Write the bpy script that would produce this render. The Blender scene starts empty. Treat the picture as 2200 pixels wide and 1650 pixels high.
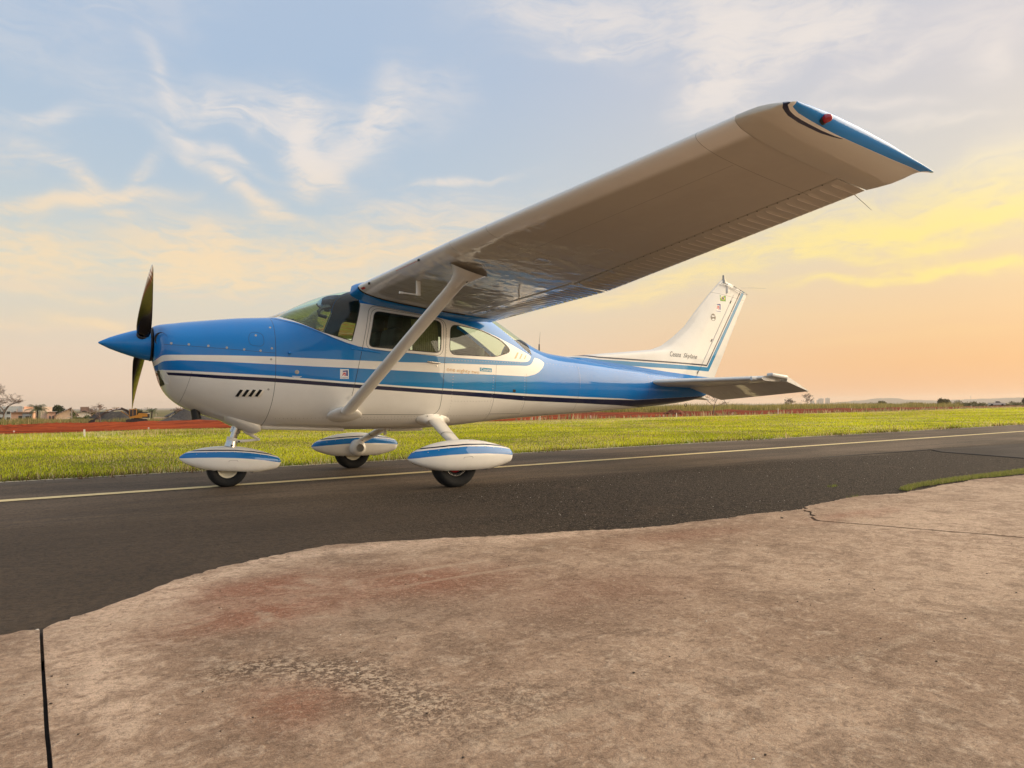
import bpy, bmesh, math, random
import numpy as np
from mathutils import Vector, Matrix
I = 0.0254
SC = bpy.context.scene
COL = SC.collection
random.seed(7); RNG = np.random.default_rng(7)

# ------------------------------------------------------------------ camera
cam_d = bpy.data.cameras.new('camera'); cam = bpy.data.objects.new('camera', cam_d); COL.objects.link(cam)
SC.camera = cam
_yaw, _pit, _rol = 0.998558912, 0.0309327104, -0.00845185591
_f = Vector((math.cos(_pit)*math.cos(_yaw), math.cos(_pit)*math.sin(_yaw), math.sin(_pit)))
_r0 = Vector((math.sin(_yaw), -math.cos(_yaw), 0)); _u0 = _r0.cross(_f)
_r = _r0*math.cos(_rol) + _u0*math.sin(_rol); _u = -_r0*math.sin(_rol) + _u0*math.cos(_rol)
cam.matrix_world = Matrix(((_r.x, _u.x, -_f.x, -71.7128*I), (_r.y, _u.y, -_f.y, -298.392*I), (_r.z, _u.z, -_f.z, 30.6455*I), (0, 0, 0, 1)))
cam_d.sensor_width = 36; cam_d.lens = 1542.65/2200*36; cam_d.clip_start = 0.05; cam_d.clip_end = 30000
SC.render.resolution_x = 1024; SC.render.resolution_y = 768
SC.view_settings.view_transform = 'Standard'; SC.view_settings.look = 'None'
SC.view_settings.exposure = 0.15; SC.view_settings.gamma = 1; SC.view_settings.use_curve_mapping = False
SC.render.engine = 'CYCLES'
SC.cycles.volume_bounces = 1; SC.cycles.max_bounces = 12; SC.cycles.transparent_max_bounces = 16

# ------------------------------------------------------------------ node helpers
class S:
    """wraps a socket so that maths reads like maths"""
    def __init__(s, nt, sock): s.nt = nt; s.k = sock
    def _m(s, op, *a):
        n = s.nt.nodes.new('ShaderNodeMath'); n.operation = op
        for i, v in enumerate((s,)+a):
            if isinstance(v, S): s.nt.links.new(v.k, n.inputs[i])
            else: n.inputs[i].default_value = v
        return S(s.nt, n.outputs[0])
    def __add__(s, o): return s._m('ADD', o)
    __radd__ = __add__
    def __sub__(s, o): return s._m('SUBTRACT', o)
    def __rsub__(s, o): return (s*-1.0)+o
    def __mul__(s, o): return s._m('MULTIPLY', o)
    __rmul__ = __mul__
    def __truediv__(s, o): return s._m('DIVIDE', o)
    def gt(s, o): return s._m('GREATER_THAN', o)
    def lt(s, o): return s._m('LESS_THAN', o)
    def abs(s): return s._m('ABSOLUTE')
    def max(s, o): return s._m('MAXIMUM', o)
    def min(s, o): return s._m('MINIMUM', o)
    def pow(s, o): return s._m('POWER', o)
    def exp(s): return s._m('EXPONENT')
    def sstep(s, a, b, lo=0.0, hi=1.0):
        n = s.nt.nodes.new('ShaderNodeMapRange'); n.interpolation_type = 'SMOOTHSTEP'
        s.nt.links.new(s.k, n.inputs['Value'])
        for nm, v in (('From Min', a), ('From Max', b), ('To Min', lo), ('To Max', hi)): n.inputs[nm].default_value = v
        return S(s.nt, n.outputs['Result'])
def lin(c):
    return tuple(((v/255)/12.92 if v/255 <= .04045 else ((v/255+.055)/1.055)**2.4) for v in c)
def c4(c): return (c[0], c[1], c[2], 1.0)
def mixc(nt, f, a, b, mode='MIX'):
    n = nt.nodes.new('ShaderNodeMix'); n.data_type = 'RGBA'; n.blend_type = mode; n.clamp_factor = True
    for i, v in ((0, f), (6, a), (7, b)):
        if isinstance(v, S): nt.links.new(v.k, n.inputs[i])
        elif i == 0: n.inputs[i].default_value = v
        else: n.inputs[i].default_value = c4(v)
    return S(nt, n.outputs[2])
def ramp(nt, fac, pts, interp='LINEAR'):
    n = nt.nodes.new('ShaderNodeValToRGB'); nt.links.new(fac.k, n.inputs[0]); e = n.color_ramp.elements
    n.color_ramp.interpolation = interp
    while len(e) > 1: e.remove(e[-1])
    for i, (p, c) in enumerate(pts):
        el = e[0] if i == 0 else e.new(p)
        el.position = p; el.color = c4(c)
    return S(nt, n.outputs[0])
def sep(nt, vec):
    n = nt.nodes.new('ShaderNodeSeparateXYZ'); nt.links.new(vec.k, n.inputs[0]); return [S(nt, n.outputs[i]) for i in range(3)]
def comb(nt, x, y, z):
    n = nt.nodes.new('ShaderNodeCombineXYZ')
    for i, v in enumerate((x, y, z)):
        if isinstance(v, S): nt.links.new(v.k, n.inputs[i])
        else: n.inputs[i].default_value = v
    return S(nt, n.outputs[0])
def noise(nt, vec, scale, detail=4, rough=.55, dist=0.0, col=False):
    n = nt.nodes.new('ShaderNodeTexNoise'); nt.links.new(vec.k, n.inputs['Vector'])
    n.inputs['Scale'].default_value = scale; n.inputs['Detail'].default_value = detail
    n.inputs['Roughness'].default_value = rough; n.inputs['Distortion'].default_value = dist
    return S(nt, n.outputs[1 if col else 0])
def voro(nt, vec, scale, feature='F1', rnd=1.0, out=0):
    n = nt.nodes.new('ShaderNodeTexVoronoi'); nt.links.new(vec.k, n.inputs['Vector']); n.feature = feature
    n.inputs['Scale'].default_value = scale; n.inputs['Randomness'].default_value = rnd
    return S(nt, n.outputs[out])
def scalev(nt, vec, s, o=(0, 0, 0)):
    n = nt.nodes.new('ShaderNodeMapping'); nt.links.new(vec.k, n.inputs[0])
    n.inputs['Scale'].default_value = s; n.inputs['Location'].default_value = o
    return S(nt, n.outputs[0])
def curve(nt, x, pts, x0, x1, z0=0.0, z1=100.0):
    n = nt.nodes.new('ShaderNodeFloatCurve'); f = (x-x0)/(x1-x0); nt.links.new(f.k, n.inputs['Value'])
    c = n.mapping.curves[0]
    P = [((p-x0)/(x1-x0), (q-z0)/(z1-z0)) for p, q in pts]
    while len(c.points) < len(P): c.points.new(0.5, 0.5)
    for p, q in zip(c.points, P): p.location = q; p.handle_type = 'VECTOR'
    n.mapping.extend = 'HORIZONTAL'; n.mapping.update()
    return S(nt, n.outputs[0])*(z1-z0)+z0
def new_mat(name):
    m = bpy.data.materials.new(name); m.use_nodes = True; nt = m.node_tree
    return m, nt, nt.nodes['Principled BSDF']
def put(nt, b, name, v):
    if isinstance(v, S): nt.links.new(v.k, b.inputs[name])
    elif isinstance(v, tuple): b.inputs[name].default_value = c4(v)
    else: b.inputs[name].default_value = v
def coord(nt, kind='Object'):
    n = nt.nodes.new('ShaderNodeTexCoord'); return S(nt, n.outputs[kind])
def bump(nt, b, h, strength, dist, inp='Normal'):
    n = nt.nodes.new('ShaderNodeBump'); nt.links.new(h.k, n.inputs['Height'])
    n.inputs['Strength'].default_value = strength; n.inputs['Distance'].default_value = dist
    nt.links.new(n.outputs[0], b.inputs[inp]); return n

# ------------------------------------------------------------------ sky and sun
SUN_AZ, SUN_EL = math.radians(-21), math.radians(14)
WARM_AZ = math.radians(-12)
w = bpy.data.worlds.new('World'); SC.world = w; w.use_nodes = True; nt = w.node_tree; nt.nodes.clear()
out = nt.nodes.new('ShaderNodeOutputWorld'); bg = nt.nodes.new('ShaderNodeBackground'); nt.links.new(bg.outputs[0], out.inputs[0])
d = coord(nt, 'Generated'); dx, dy, dz = sep(nt, d)
hl = (dx*dx+dy*dy).max(1e-5).pow(.5)
ca = (dx*math.cos(WARM_AZ)+dy*math.sin(WARM_AZ))/hl
el = dz.max(0.0)
cool = ramp(nt, el, [(0, lin((238, 208, 182))), (.05, lin((234, 210, 186))), (.11, lin((224, 212, 192))), (.18, lin((206, 212, 206))), (.28, lin((184, 200, 214))), (.42, lin((172, 192, 216))), (.6, lin((176, 192, 216))), (1, lin((220, 222, 226)))])
warm = ramp(nt, el, [(0, lin((244, 184, 134))), (.05, lin((247, 192, 134))), (.11, lin((246, 206, 156))), (.19, lin((238, 214, 176))), (.27, lin((220, 212, 200))), (.4, lin((208, 204, 208))), (.6, lin((188, 196, 212))), (1, lin((220, 222, 226)))])
wf = ca.sstep(.12, .92)
base = mixc(nt, wf, cool, warm)
# azimuth and elevation of the view direction, for the placing of the cloud banks
azn = nt.nodes.new('ShaderNodeMath'); azn.operation = 'ARCTAN2'; nt.links.new(dy.k, azn.inputs[0]); nt.links.new(dx.k, azn.inputs[1]); az = S(nt, azn.outputs[0])
eln = nt.nodes.new('ShaderNodeMath'); eln.operation = 'ARCSINE'; nt.links.new(dz.k, eln.inputs[0]); ele = S(nt, eln.outputs[0])
ae = comb(nt, az, ele, 0.0)
# cirrus: each streak is (azimuth, elevation, half length, half width, strength, tilt) in degrees
STROKES = [(73.49, 20.73, 1.9, 0.92, 1.0, -121.0),
 (72.97, 19.0, 1.78, 0.56, 1.0, -106.1),
 (71.75, 17.94, 2.03, 0.49, 1.0, -149.0),
 (69.26, 20.24, 2.87, 0.59, 1.0, 142.9),
 (67.08, 22.63, 2.31, 0.92, 0.55, 114.8),
 (76.56, 21.53, 5.84, 0.82, 0.55, -179.8),
 (79.19, 20.9, 3.64, 0.5, 0.5, 177.2),
 (63.39, 23.43, 2.19, 1.32, 0.3, 152.7),
 (80.15, 18.45, 2.67, 0.23, 0.9, -166.1),
 (77.87, 16.29, 3.57, 0.34, 1.0, -157.1),
 (75.37, 14.84, 0.66, 0.75, 0.5, -100.3),
 (83.59, 22.8, 1.81, 0.38, 0.45, -116.8),
 (88.57, 15.17, 1.89, 0.31, 0.9, -149.1),
 (90.3, 13.43, 3.61, 0.24, 0.9, 169.3),
 (85.89, 14.31, 2.72, 0.25, 0.9, 165.0),
 (84.73, 15.69, 1.29, 0.34, 0.5, 115.2),
 (90.62, 19.21, 2.49, 0.25, 0.45, 166.2),
 (92.14, 16.79, 1.57, 0.86, 0.35, 169.8),
 (85.59, 13.31, 0.73, 0.16, 0.6, 173.7),
 (81.06, 12.07, 2.88, 1.12, 0.95, 175.6),
 (79.15, 10.54, 5.64, 1.15, 0.8, -176.8),
 (82.59, 9.65, 2.79, 0.8, 0.6, -172.9),
 (73.83, 11.88, 4.24, 0.48, 0.55, 167.6),
 (91.56, 10.27, 2.34, 1.03, 0.85, -176.6),
 (92.05, 8.57, 1.81, 0.42, 0.7, 174.9),
 (87.83, 9.72, 1.67, 0.32, 0.5, -162.0),
 (64.55, 13.27, 6.32, 0.85, 0.8, 166.2),
 (63.45, 12.04, 7.45, 0.36, 0.7, 174.2),
 (61.19, 17.68, 2.81, 0.17, 0.8, 172.4),
 (66.38, 15.32, 5.93, 0.55, 0.4, 167.6),
 (38.08, 27.26, 4.05, 1.02, 0.85, -164.1),
 (40.17, 25.51, 2.23, 1.34, 1.0, -110.5),
 (39.52, 23.61, 1.77, 1.39, 0.95, 126.4),
 (41.62, 22.46, 1.59, 0.89, 0.8, 147.8),
 (32.57, 25.77, 2.75, 0.98, 0.95, -174.2),
 (34.19, 24.62, 2.71, 0.74, 0.8, 173.4),
 (48.36, 27.81, 7.26, 1.31, 0.4, -166.4),
 (49.86, 26.34, 3.3, 0.25, 0.7, 179.0),
 (51.32, 28.87, 5.91, 0.88, 0.4, -175.9),
 (29.6, 22.63, 2.44, 0.37, 0.7, 162.8),
 (30.55, 20.46, 3.8, 0.24, 0.6, -172.5),
 (27.09, 18.94, 3.23, 0.24, 0.5, -179.3),
 (23.22, 21.39, 0.96, 0.59, 0.4, 160.2),
 (23.68, 23.81, 3.01, 1.11, 0.3, -175.2),
 (24.5, 12.68, 3.77, 0.55, 1.2, 178.5),
 (28.1, 12.4, 5.13, 0.51, 1.0, -178.8),
 (32.58, 12.11, 6.39, 0.66, 0.7, 178.1),
 (34.48, 11.13, 5.53, 0.27, 0.7, -170.3),
 (26.45, 10.88, 2.16, 0.31, 1.0, -177.5),
 (28.76, 8.81, 5.2, 0.23, 1.0, -177.7),
 (24.6, 8.72, 3.1, 0.25, 1.0, -171.4),
 (45.02, 9.57, 5.87, 0.43, 0.9, 169.0),
 (48.64, 8.45, 3.95, 0.25, 0.5, 172.1),
 (22.88, 14.94, 3.81, 0.9, 0.7, 169.9),
 (22.68, 12.85, 2.98, 0.89, 0.6, -170.6),
 (35.72, 13.58, 4.93, 1.01, 0.35, 171.7),
 (87.1, 5.8, 1.99, 0.29, 0.7, -173.5),
 (92.02, 5.54, 1.54, 0.24, 0.4, 176.8),
 (89.71, 7.54, 3.29, 0.22, 0.35, 179.5),
 (71.75, 9.87, 7.19, 0.28, 0.3, 178.6),
 (23.68, 3.53, 3.95, 0.43, -0.25, 173.5)]
pv = comb(nt, dx/(dz+.16), dy/(dz+.16), 0.0)
warp = noise(nt, ae, 9.0, 2, .55, 0, True)
wn = nt.nodes.new('ShaderNodeVectorMath'); wn.operation = 'MULTIPLY_ADD'; nt.links.new(warp.k, wn.inputs[0]); wn.inputs[1].default_value = (.075, .06, 0); nt.links.new(ae.k, wn.inputs[2]); aw = S(nt, wn.outputs[0])
def blob(a, e, ra, re, amp, tilt):
    m_ = nt.nodes.new('ShaderNodeMapping'); m_.vector_type = 'TEXTURE'; nt.links.new(aw.k, m_.inputs[0])
    m_.inputs['Location'].default_value = (math.radians(a)+.0375, math.radians(e)+.03, 0); m_.inputs['Rotation'].default_value = (0, 0, math.radians(tilt)); m_.inputs['Scale'].default_value = (math.radians(ra)*1.25, math.radians(re)*1.6, 1)
    q = nt.nodes.new('ShaderNodeVectorMath'); q.operation = 'DOT_PRODUCT'; nt.links.new(m_.outputs[0], q.inputs[0]); nt.links.new(m_.outputs[0], q.inputs[1])
    return (S(nt, q.outputs['Value'])*-1.0).exp()*amp
banks = None
for b_ in STROKES:
    t = blob(*b_); banks = t if banks is None else banks+t
wisp = noise(nt, pv, 4.2, 7, .64, 1.5)
fv = nt.nodes.new('ShaderNodeMapping'); nt.links.new(aw.k, fv.inputs[0]); fv.inputs['Rotation'].default_value = (0, 0, math.radians(-18)); fv.inputs['Scale'].default_value = (9.0, 34.0, 1)
fib = noise(nt, S(nt, fv.outputs[0]), 1.6, 7, .66, .9)
rdg = 1.0-((noise(nt, S(nt, fv.outputs[0]), .9, 4, .6, 1.4)-.5).abs()*5.0).min(1.0)
tex = (wisp*.42+fib*.58).sstep(.35, .66)*.95+rdg*.10
# outside the streaks the same thin cirrus goes on all over the sky
veil = noise(nt, pv, 1.1, 4, .5).sstep(.48, .72)*.42*dz.sstep(.05, .5)
cov = (banks+veil).max(0.0)
dens = 1.0-(cov*(tex*1.45+.08)*-1.5).exp()
ccol = mixc(nt, ca.sstep(.25, .82), lin((252, 222, 178)), tuple(1.03*k for k in lin((255, 232, 142))))
ccol = mixc(nt, ele.sstep(math.radians(11), math.radians(20)), ccol, lin((238, 228, 220)))
sky1 = mixc(nt, dens*.9, base, ccol)
# low horizontal streaks towards the horizon
sv = comb(nt, az*2.0, ele*26.0, 0.0)
streak = noise(nt, sv, 1.5, 3, .55, .35).sstep(.48, .75)*(ele.sstep(math.radians(1.0), math.radians(6)))*(ele.sstep(math.radians(15), math.radians(7)))
sky2 = mixc(nt, streak*.28, sky1, mixc(nt, ca.sstep(.2, .9), lin((240, 214, 190)), lin((252, 214, 150))))
# veiled sun low on the right
sd = (math.cos(SUN_AZ)*math.cos(SUN_EL), math.sin(SUN_AZ)*math.cos(SUN_EL), math.sin(SUN_EL))
cs = dx*sd[0]+dy*sd[1]+dz*sd[2]
glow = cs.max(0.0).pow(14.0)
n = nt.nodes.new('ShaderNodeMix'); n.data_type = 'RGBA'; n.blend_type = 'ADD'; n.clamp_result = False
nt.links.new(sky2.k, n.inputs[6]); gl = mixc(nt, 1.0, (0, 0, 0), (2.6, 1.75, .75)); nt.links.new(gl.k, n.inputs[7]); nt.links.new(glow.k, n.inputs[0])
sky3 = S(nt, n.outputs[2])
below = dz.lt(-.02)
nish = nt.nodes.new('ShaderNodeTexSky'); nish.sky_type = 'NISHITA'; nish.sun_disc = False
nish.sun_elevation = SUN_EL; nish.sun_rotation = math.pi/2-SUN_AZ; nish.air_density = 1.5; nish.dust_density = 3.0
nm = nt.nodes.new('ShaderNodeMix'); nm.data_type = 'RGBA'; nm.blend_type = 'ADD'; nm.inputs[0].default_value = 0.006
nt.links.new(sky3.k, nm.inputs[6]); nt.links.new(nish.outputs[0], nm.inputs[7])
nt.links.new(nm.outputs[2], bg.inputs[0]); bg.inputs[1].default_value = .90
sl = bpy.data.lights.new('sun', 'SUN'); sun = bpy.data.objects.new('sun', sl); COL.objects.link(sun)
sl.energy = 4.4; sl.angle = math.radians(75); sl.color = (1.0, .84, .62)
sun.rotation_euler = Vector(sd).to_track_quat('Z', 'Y').to_euler()

# ------------------------------------------------------------------ object helpers
def tag(o, label=None, cat=None, group=None, kind=None):
    for k, v in (('label', label), ('category', cat), ('group', group), ('kind', kind)):
        if v: o[k] = v
    return o
def empty(name, loc=(0, 0, 0), label=None, cat=None, group=None):
    o = bpy.data.objects.new(name, None); COL.objects.link(o); o.location = loc; o.empty_display_size = .2
    return tag(o, label, cat, group)
def link(name, me, mat=None, parent=None):
    o = bpy.data.objects.new(name, me); COL.objects.link(o)
    if mat is not None:
        me.materials.clear()
        for m in (mat if isinstance(mat, (list, tuple)) else [mat]): me.materials.append(m)
    if parent is not None: o.parent = parent
    return o
def mesh_np(name, V, F, smooth=True):
    me = bpy.data.meshes.new(name)
    me.from_pydata([tuple(map(float, v)) for v in V], [], [tuple(map(int, f)) for f in F]); me.update()
    if smooth: me.polygons.foreach_set('use_smooth', [True]*len(me.polygons))
    return me
class MB:
    """collects simple solids into one mesh"""
    def __init__(s): s.V = []; s.F = []; s.sm = []
    def add(s, V, F, smooth=False):
        b = len(s.V); s.V += [tuple(map(float, v)) for v in V]; s.F += [tuple(int(i)+b for i in f) for f in F]; s.sm += [smooth]*len(F); return s
    def box(s, c, size, rz=0.0, bev=0.0, ry=0.0, rx=0.0):
        R = Matrix.Rotation(rz, 3, 'Z') @ Matrix.Rotation(ry, 3, 'Y') @ Matrix.Rotation(rx, 3, 'X')
        hx, hy, hz = [k/2 for k in size]
        if bev <= 0:
            P = [(a*hx, b*hy, c_*hz) for c_ in (-1, 1) for b in (-1, 1) for a in (-1, 1)]
            F = [(0, 2, 3, 1), (4, 5, 7, 6), (0, 1, 5, 4), (2, 6, 7, 3), (0, 4, 6, 2), (1, 3, 7, 5)]
            s.add([Vector(c)+R@Vector(p) for p in P], F)
        else:
            bm = bmesh.new(); bmesh.ops.create_cube(bm, size=1)
            for v in bm.verts: v.co = Vector((v.co.x*size[0], v.co.y*size[1], v.co.z*size[2]))
            bmesh.ops.bevel(bm, geom=bm.edges[:], offset=bev, segments=2, affect='EDGES', profile=.6)
            bm.verts.ensure_lookup_table(); bm.verts.index_update()
            s.add([Vector(c)+R@v.co for v in bm.verts], [[v.index for v in f.verts] for f in bm.faces], True); bm.free()
        return s
    def tube(s, pts, rad, n=10, caps=True, flat=1.0, up=None):
        pts = [Vector(p) for p in pts]; rad = rad if isinstance(rad, (list, tuple)) else [rad]*len(pts)
        V = []; F = []; prev = None
        for i, p in enumerate(pts):
            t = (pts[min(i+1, len(pts)-1)]-pts[max(i-1, 0)])
            t = t.normalized() if t.length > 1e-9 else Vector((0, 0, 1))
            a = prev if prev is not None else (Vector(up) if up is not None else (Vector((0, 0, 1)) if abs(t.z) < .9 else Vector((1, 0, 0))))
            a = (a-t*a.dot(t)).normalized(); b = t.cross(a); prev = a
            for k in range(n):
                th = 2*math.pi*k/n; V.append(p+(a*math.cos(th)+b*math.sin(th)*flat)*rad[i])
        for i in range(len(pts)-1):
            for k in range(n): F.append((i*n+k, i*n+(k+1) % n, (i+1)*n+(k+1) % n, (i+1)*n+k))
        if caps:
            m = len(V); V += V[:n]+V[m-n:m]; F.append(tuple(range(m+n-1, m-1, -1))); F.append(tuple(range(m+n, m+2*n)))
        return s.add(V, F, True)
    def disc(s, c, nrm, r, n=20, thick=0.0):
        c = Vector(c); nrm = Vector(nrm).normalized(); return s.tube([c, c+nrm*max(thick, 1e-4)], r, n)
    def lathe(s, c, axis, prof, n=32, close=False):
        """prof: list of (along, radius)"""
        c = Vector(c); t = Vector(axis).normalized(); a = Vector((0, 0, 1)) if abs(t.z) < .9 else Vector((1, 0, 0)); a = (a-t*a.dot(t)).normalized(); b = t.cross(a)
        V = []; F = []
        for (l, r) in prof:
            for k in range(n):
                th = 2*math.pi*k/n; V.append(c+t*l+(a*math.cos(th)+b*math.sin(th))*r)
        m = len(prof)
        for i in range(m-1 if not close else m):
            j = (i+1) % m
            for k in range(n): F.append((i*n+k, i*n+(k+1) % n, j*n+(k+1) % n, j*n+k))
        return s.add(V, F, True)
    def build(s, name, mat, parent=None):
        me = bpy.data.meshes.new(name); me.from_pydata(s.V, [], s.F); me.update()
        me.polygons.foreach_set('use_smooth', s.sm)
        if any(s.sm) and not all(s.sm): pass
        return link(name, me, mat, parent)
def loft(rings, closed=True, cap0=False, cap1=False):
    n = len(rings[0]); V = [p for r in rings for p in r]; F = []
    for i in range(len(rings)-1):
        for k in range(n if closed else n-1): F.append((i*n+k, i*n+(k+1) % n, (i+1)*n+(k+1) % n, (i+1)*n+k))
    if cap0: b = len(V); V += list(rings[0]); F.append(tuple(range(b+n-1, b-1, -1)))
    if cap1: b = len(V); V += list(rings[-1]); F.append(tuple(range(b, b+n)))
    return V, F
def copy_tree(o, parent=None, **kw):
    c = o.copy(); COL.objects.link(c); c.parent = parent
    for ch in list(o.children): copy_tree(ch, c)
    return c
def sm(x, a, b):
    t = min(1, max(0, (x-a)/(b-a))); return t*t*(3-2*t)

# ------------------------------------------------------------------ aircraft: fuselage form (inches: x aft, y to starboard, z up)
ST = np.array([
(-39.6,61.4,48.6,6.4,55.0,2.0,2.0),
(-39.0,61.8,46.6,8.6,54.6,2.0,2.0),
(-38.2,62.1,44.0,11.2,54.0,2.1,2.1),
(-37.0,62.4,40.2,13.4,53.6,2.2,2.2),
(-35.2,62.7,36.6,14.6,53.2,2.3,2.2),
(-33.0,63.0,34.1,15.4,52.8,2.4,2.2),
(-30.0,63.5,31.8,16.2,52.2,2.5,2.3),
(-25.0,64.2,29.3,17.3,51.4,2.6,2.4),
(-18.0,65.1,26.8,18.5,50.4,2.8,2.5),
(-10.0,66.1,24.4,19.6,49.4,2.9,2.6),
(-2.0,66.7,23.0,20.3,48.5,3.0,2.7),
(4.0,67.3,22.6,20.7,48.0,3.0,2.8),
(12.0,71.8,22.4,21.1,47.2,3.0,2.9),
(20.0,75.8,22.0,21.5,46.5,3.0,3.0),
(28.0,78.6,21.7,21.8,46.0,3.2,3.1),
(35.0,80.0,21.4,22.0,45.7,3.4,3.2),
(60.0,80.6,21.0,22.0,45.3,3.5,3.2),
(78.0,79.8,21.6,21.3,45.0,3.4,3.1),
(90.0,78.2,22.4,20.4,44.8,3.2,3.0),
(98.0,76.0,23.1,19.5,44.6,3.0,2.9),
(108.6,70.9,24.0,18.1,44.3,2.8,2.7),
(120.7,64.4,24.8,16.3,43.9,2.6,2.5),
(128.0,60.9,25.2,15.2,43.6,2.5,2.4),
(134.0,58.6,25.5,14.4,43.4,2.4,2.4),
(140.0,57.4,25.8,13.7,43.2,2.3,2.35),
(153.0,56.0,26.4,12.2,42.9,2.2,2.3),
(180.0,52.9,27.8,9.7,42.2,2.2,2.2),
(205.0,50.2,29.4,7.7,41.4,2.2,2.2),
(230.0,47.8,31.4,5.5,40.7,2.2,2.1),
(248.0,46.0,33.6,3.8,40.4,2.1,2.0),
(256.0,45.2,35.6,2.9,40.6,2.0,2.0),
(260.0,44.6,37.4,2.2,41.0,2.0,2.0),
(262.6,43.0,39.6,1.2,41.4,2.0,2.0)
])
def _pchip(x, y, xi):
    h = np.diff(x); dd = np.diff(y)/h; m = np.zeros_like(y)
    for i in range(1, len(x)-1):
        if dd[i-1]*dd[i] > 0:
            w1 = 2*h[i]+h[i-1]; w2 = h[i]+2*h[i-1]; m[i] = (w1+w2)/(w1/dd[i-1]+w2/dd[i])
    m[0] = dd[0]; m[-1] = dd[-1]
    k = np.clip(np.searchsorted(x, xi)-1, 0, len(x)-2); t = (xi-x[k])/h[k]
    return (2*t**3-3*t**2+1)*y[k]+(t**3-2*t**2+t)*h[k]*m[k]+(-2*t**3+3*t**2)*y[k+1]+(t**3-t**2)*h[k]*m[k+1]
_XT = np.arange(ST[0, 0], ST[-1, 0]+.1, .1)
_TT = [tuple(r) for r in np.stack([_pchip(ST[:, 0], ST[:, j], np.minimum(_XT, ST[-1, 0])) for j in range(1, 7)], 1).tolist()]
def fp1(x):
    f = (min(max(x, ST0), ST1)-ST0)*10; i = int(f)
    if i >= len(_TT)-1: return _TT[-1]
    f -= i; return tuple(a+(b-a)*f for a, b in zip(_TT[i], _TT[i+1]))
ST0, ST1 = float(ST[0, 0]), float(ST[-1, 0])
def FP(x): return [(v,) for v in fp1(float(x))]
def FY(x, z, inset=0.0):
    top, bot, ww, zc, nu, nl = fp1(float(x)); h, n_ = (top-zc, nu) if z >= zc else (zc-bot, nl); h -= inset
    return ((ww-inset)*max(0.0, 1-min(1.0, abs(z-zc)/h)**n_)**(1/n_),)
def _Fv(x, y, z):
    top, bot, ww, zc, nu, nl = fp1(x); h, n_ = (top-zc, nu) if z >= zc else (zc-bot, nl)
    return (abs(y)/ww)**n_+(abs(z-zc)/h)**n_
def fnorm(x, y, z):
    e = .15; g = Vector((_Fv(x+e, y, z)-_Fv(x-e, y, z), _Fv(x, y+e, z)-_Fv(x, y-e, z), _Fv(x, y, z+e)-_Fv(x, y, z-e)))
    return g.normalized() if g.length > 1e-9 else Vector((0, 0, 1))
def onside(x, z, side=-1, off=0.0):
    y = side*float(FY(x, z)[0]); p = Vector((x, y, z)); return (p+fnorm(x, y, z)*off)*I

# ------------------------------------------------------------------ paint
WHITE = (.86, .83, .77); BLUE = (.0005, .22, .64); NAVY = (.003, .008, .045); TAN = (.72, .42, .22)
def paint_base(nt, b, rough=.28, coat=.9):
    put(nt, b, 'Roughness', rough+.15); put(nt, b, 'Coat Weight', coat); put(nt, b, 'Coat Roughness', .025); b.inputs['Specular IOR Level'].default_value = .12
def wavy(nt, b, vec, amt=.25, sc=4.0):
    h = noise(nt, vec, sc, 2, .5); n_ = bump(nt, b, h, amt, .01, 'Coat Normal'); nt.links.new(n_.outputs[0], b.inputs['Normal'])
def simple(name, col, rough=.5, metal=0.0, coat=0.0, var=0.0, vscale=8.0, bumpy=0.0):
    m, nt, b = new_mat(name); oc = coord(nt)
    c = col
    if var > 0: c = mixc(nt, noise(nt, oc, vscale, 5, .6).sstep(.3, .7), tuple(k*(1-var) for k in col), tuple(min(1, k*(1+var)) for k in col))
    put(nt, b, 'Base Color', c); put(nt, b, 'Roughness', rough); put(nt, b, 'Metallic', metal); put(nt, b, 'Coat Weight', coat)
    if bumpy > 0: bump(nt, b, noise(nt, oc, vscale*3, 5, .6), bumpy, .01)
    return m
cA = [(-39.6, 48), (-38.4, 49.6), (-37.4, 50.2), (-18, 50.35), (.6, 50.3), (16, 49.95), (33, 49.6), (54, 49.4), (71, 49.5), (99, 49.5), (118.4, 49.7), (120.5, 50.2), (122.0, 51.2), (123.2, 52.6), (123.9, 54.0), (127.8, 53.2), (130.3, 51.6)]
cB = [(-39.6, 46), (-38.4, 47.3), (-37.4, 48.0), (-32.6, 48.3), (-18, 47.95), (.6, 47.3), (16, 46.8), (33, 46.4), (54, 45.8), (71, 45.3), (99, 45.0), (118.2, 44.7), (123.3, 45.7), (126, 46.9), (128.2, 48.6), (129.7, 50.2), (130.3, 51.6)]
cC = [(-38, 45.0), (-36.5, 44.8), (-32.5, 44.6), (-18, 43.9), (.1, 43), (16, 41.8), (31, 40.8), (54, 39.4), (70, 38.6), (97.7, 37.4), (117, 36.5), (153.5, 35.2), (186, 34.2), (195.7, 33.5), (262, 36)]
cD = [(-38, 44.2), (-36.5, 44.0), (-18, 42.9), (0, 42.1), (31, 40.0), (70, 37.8), (97.8, 36.5), (117, 35.5), (153.8, 34.2), (195.7, 33.4), (262, 36)]
cE = [(-39, 43.3), (-35.8, 43.0), (-18, 41.65), (0, 40.6), (31, 38.55), (70, 36.1), (98, 34.45), (117.7, 33.2), (154.6, 31.9), (183, 30.7), (200, 29.6), (215, 28.0), (262, 28)]
cG = [(2, 66.9), (5, 65.4), (9.5, 63.9), (13.6, 62.4), (22.5, 58.6), (28, 56.6), (33, 55.3), (38, 54.6), (44, 54.0), (70, 52.3), (95, 51.7), (115.5, 51.4), (118.6, 51.6), (120.4, 52.3), (121.8, 54.3)]
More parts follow.
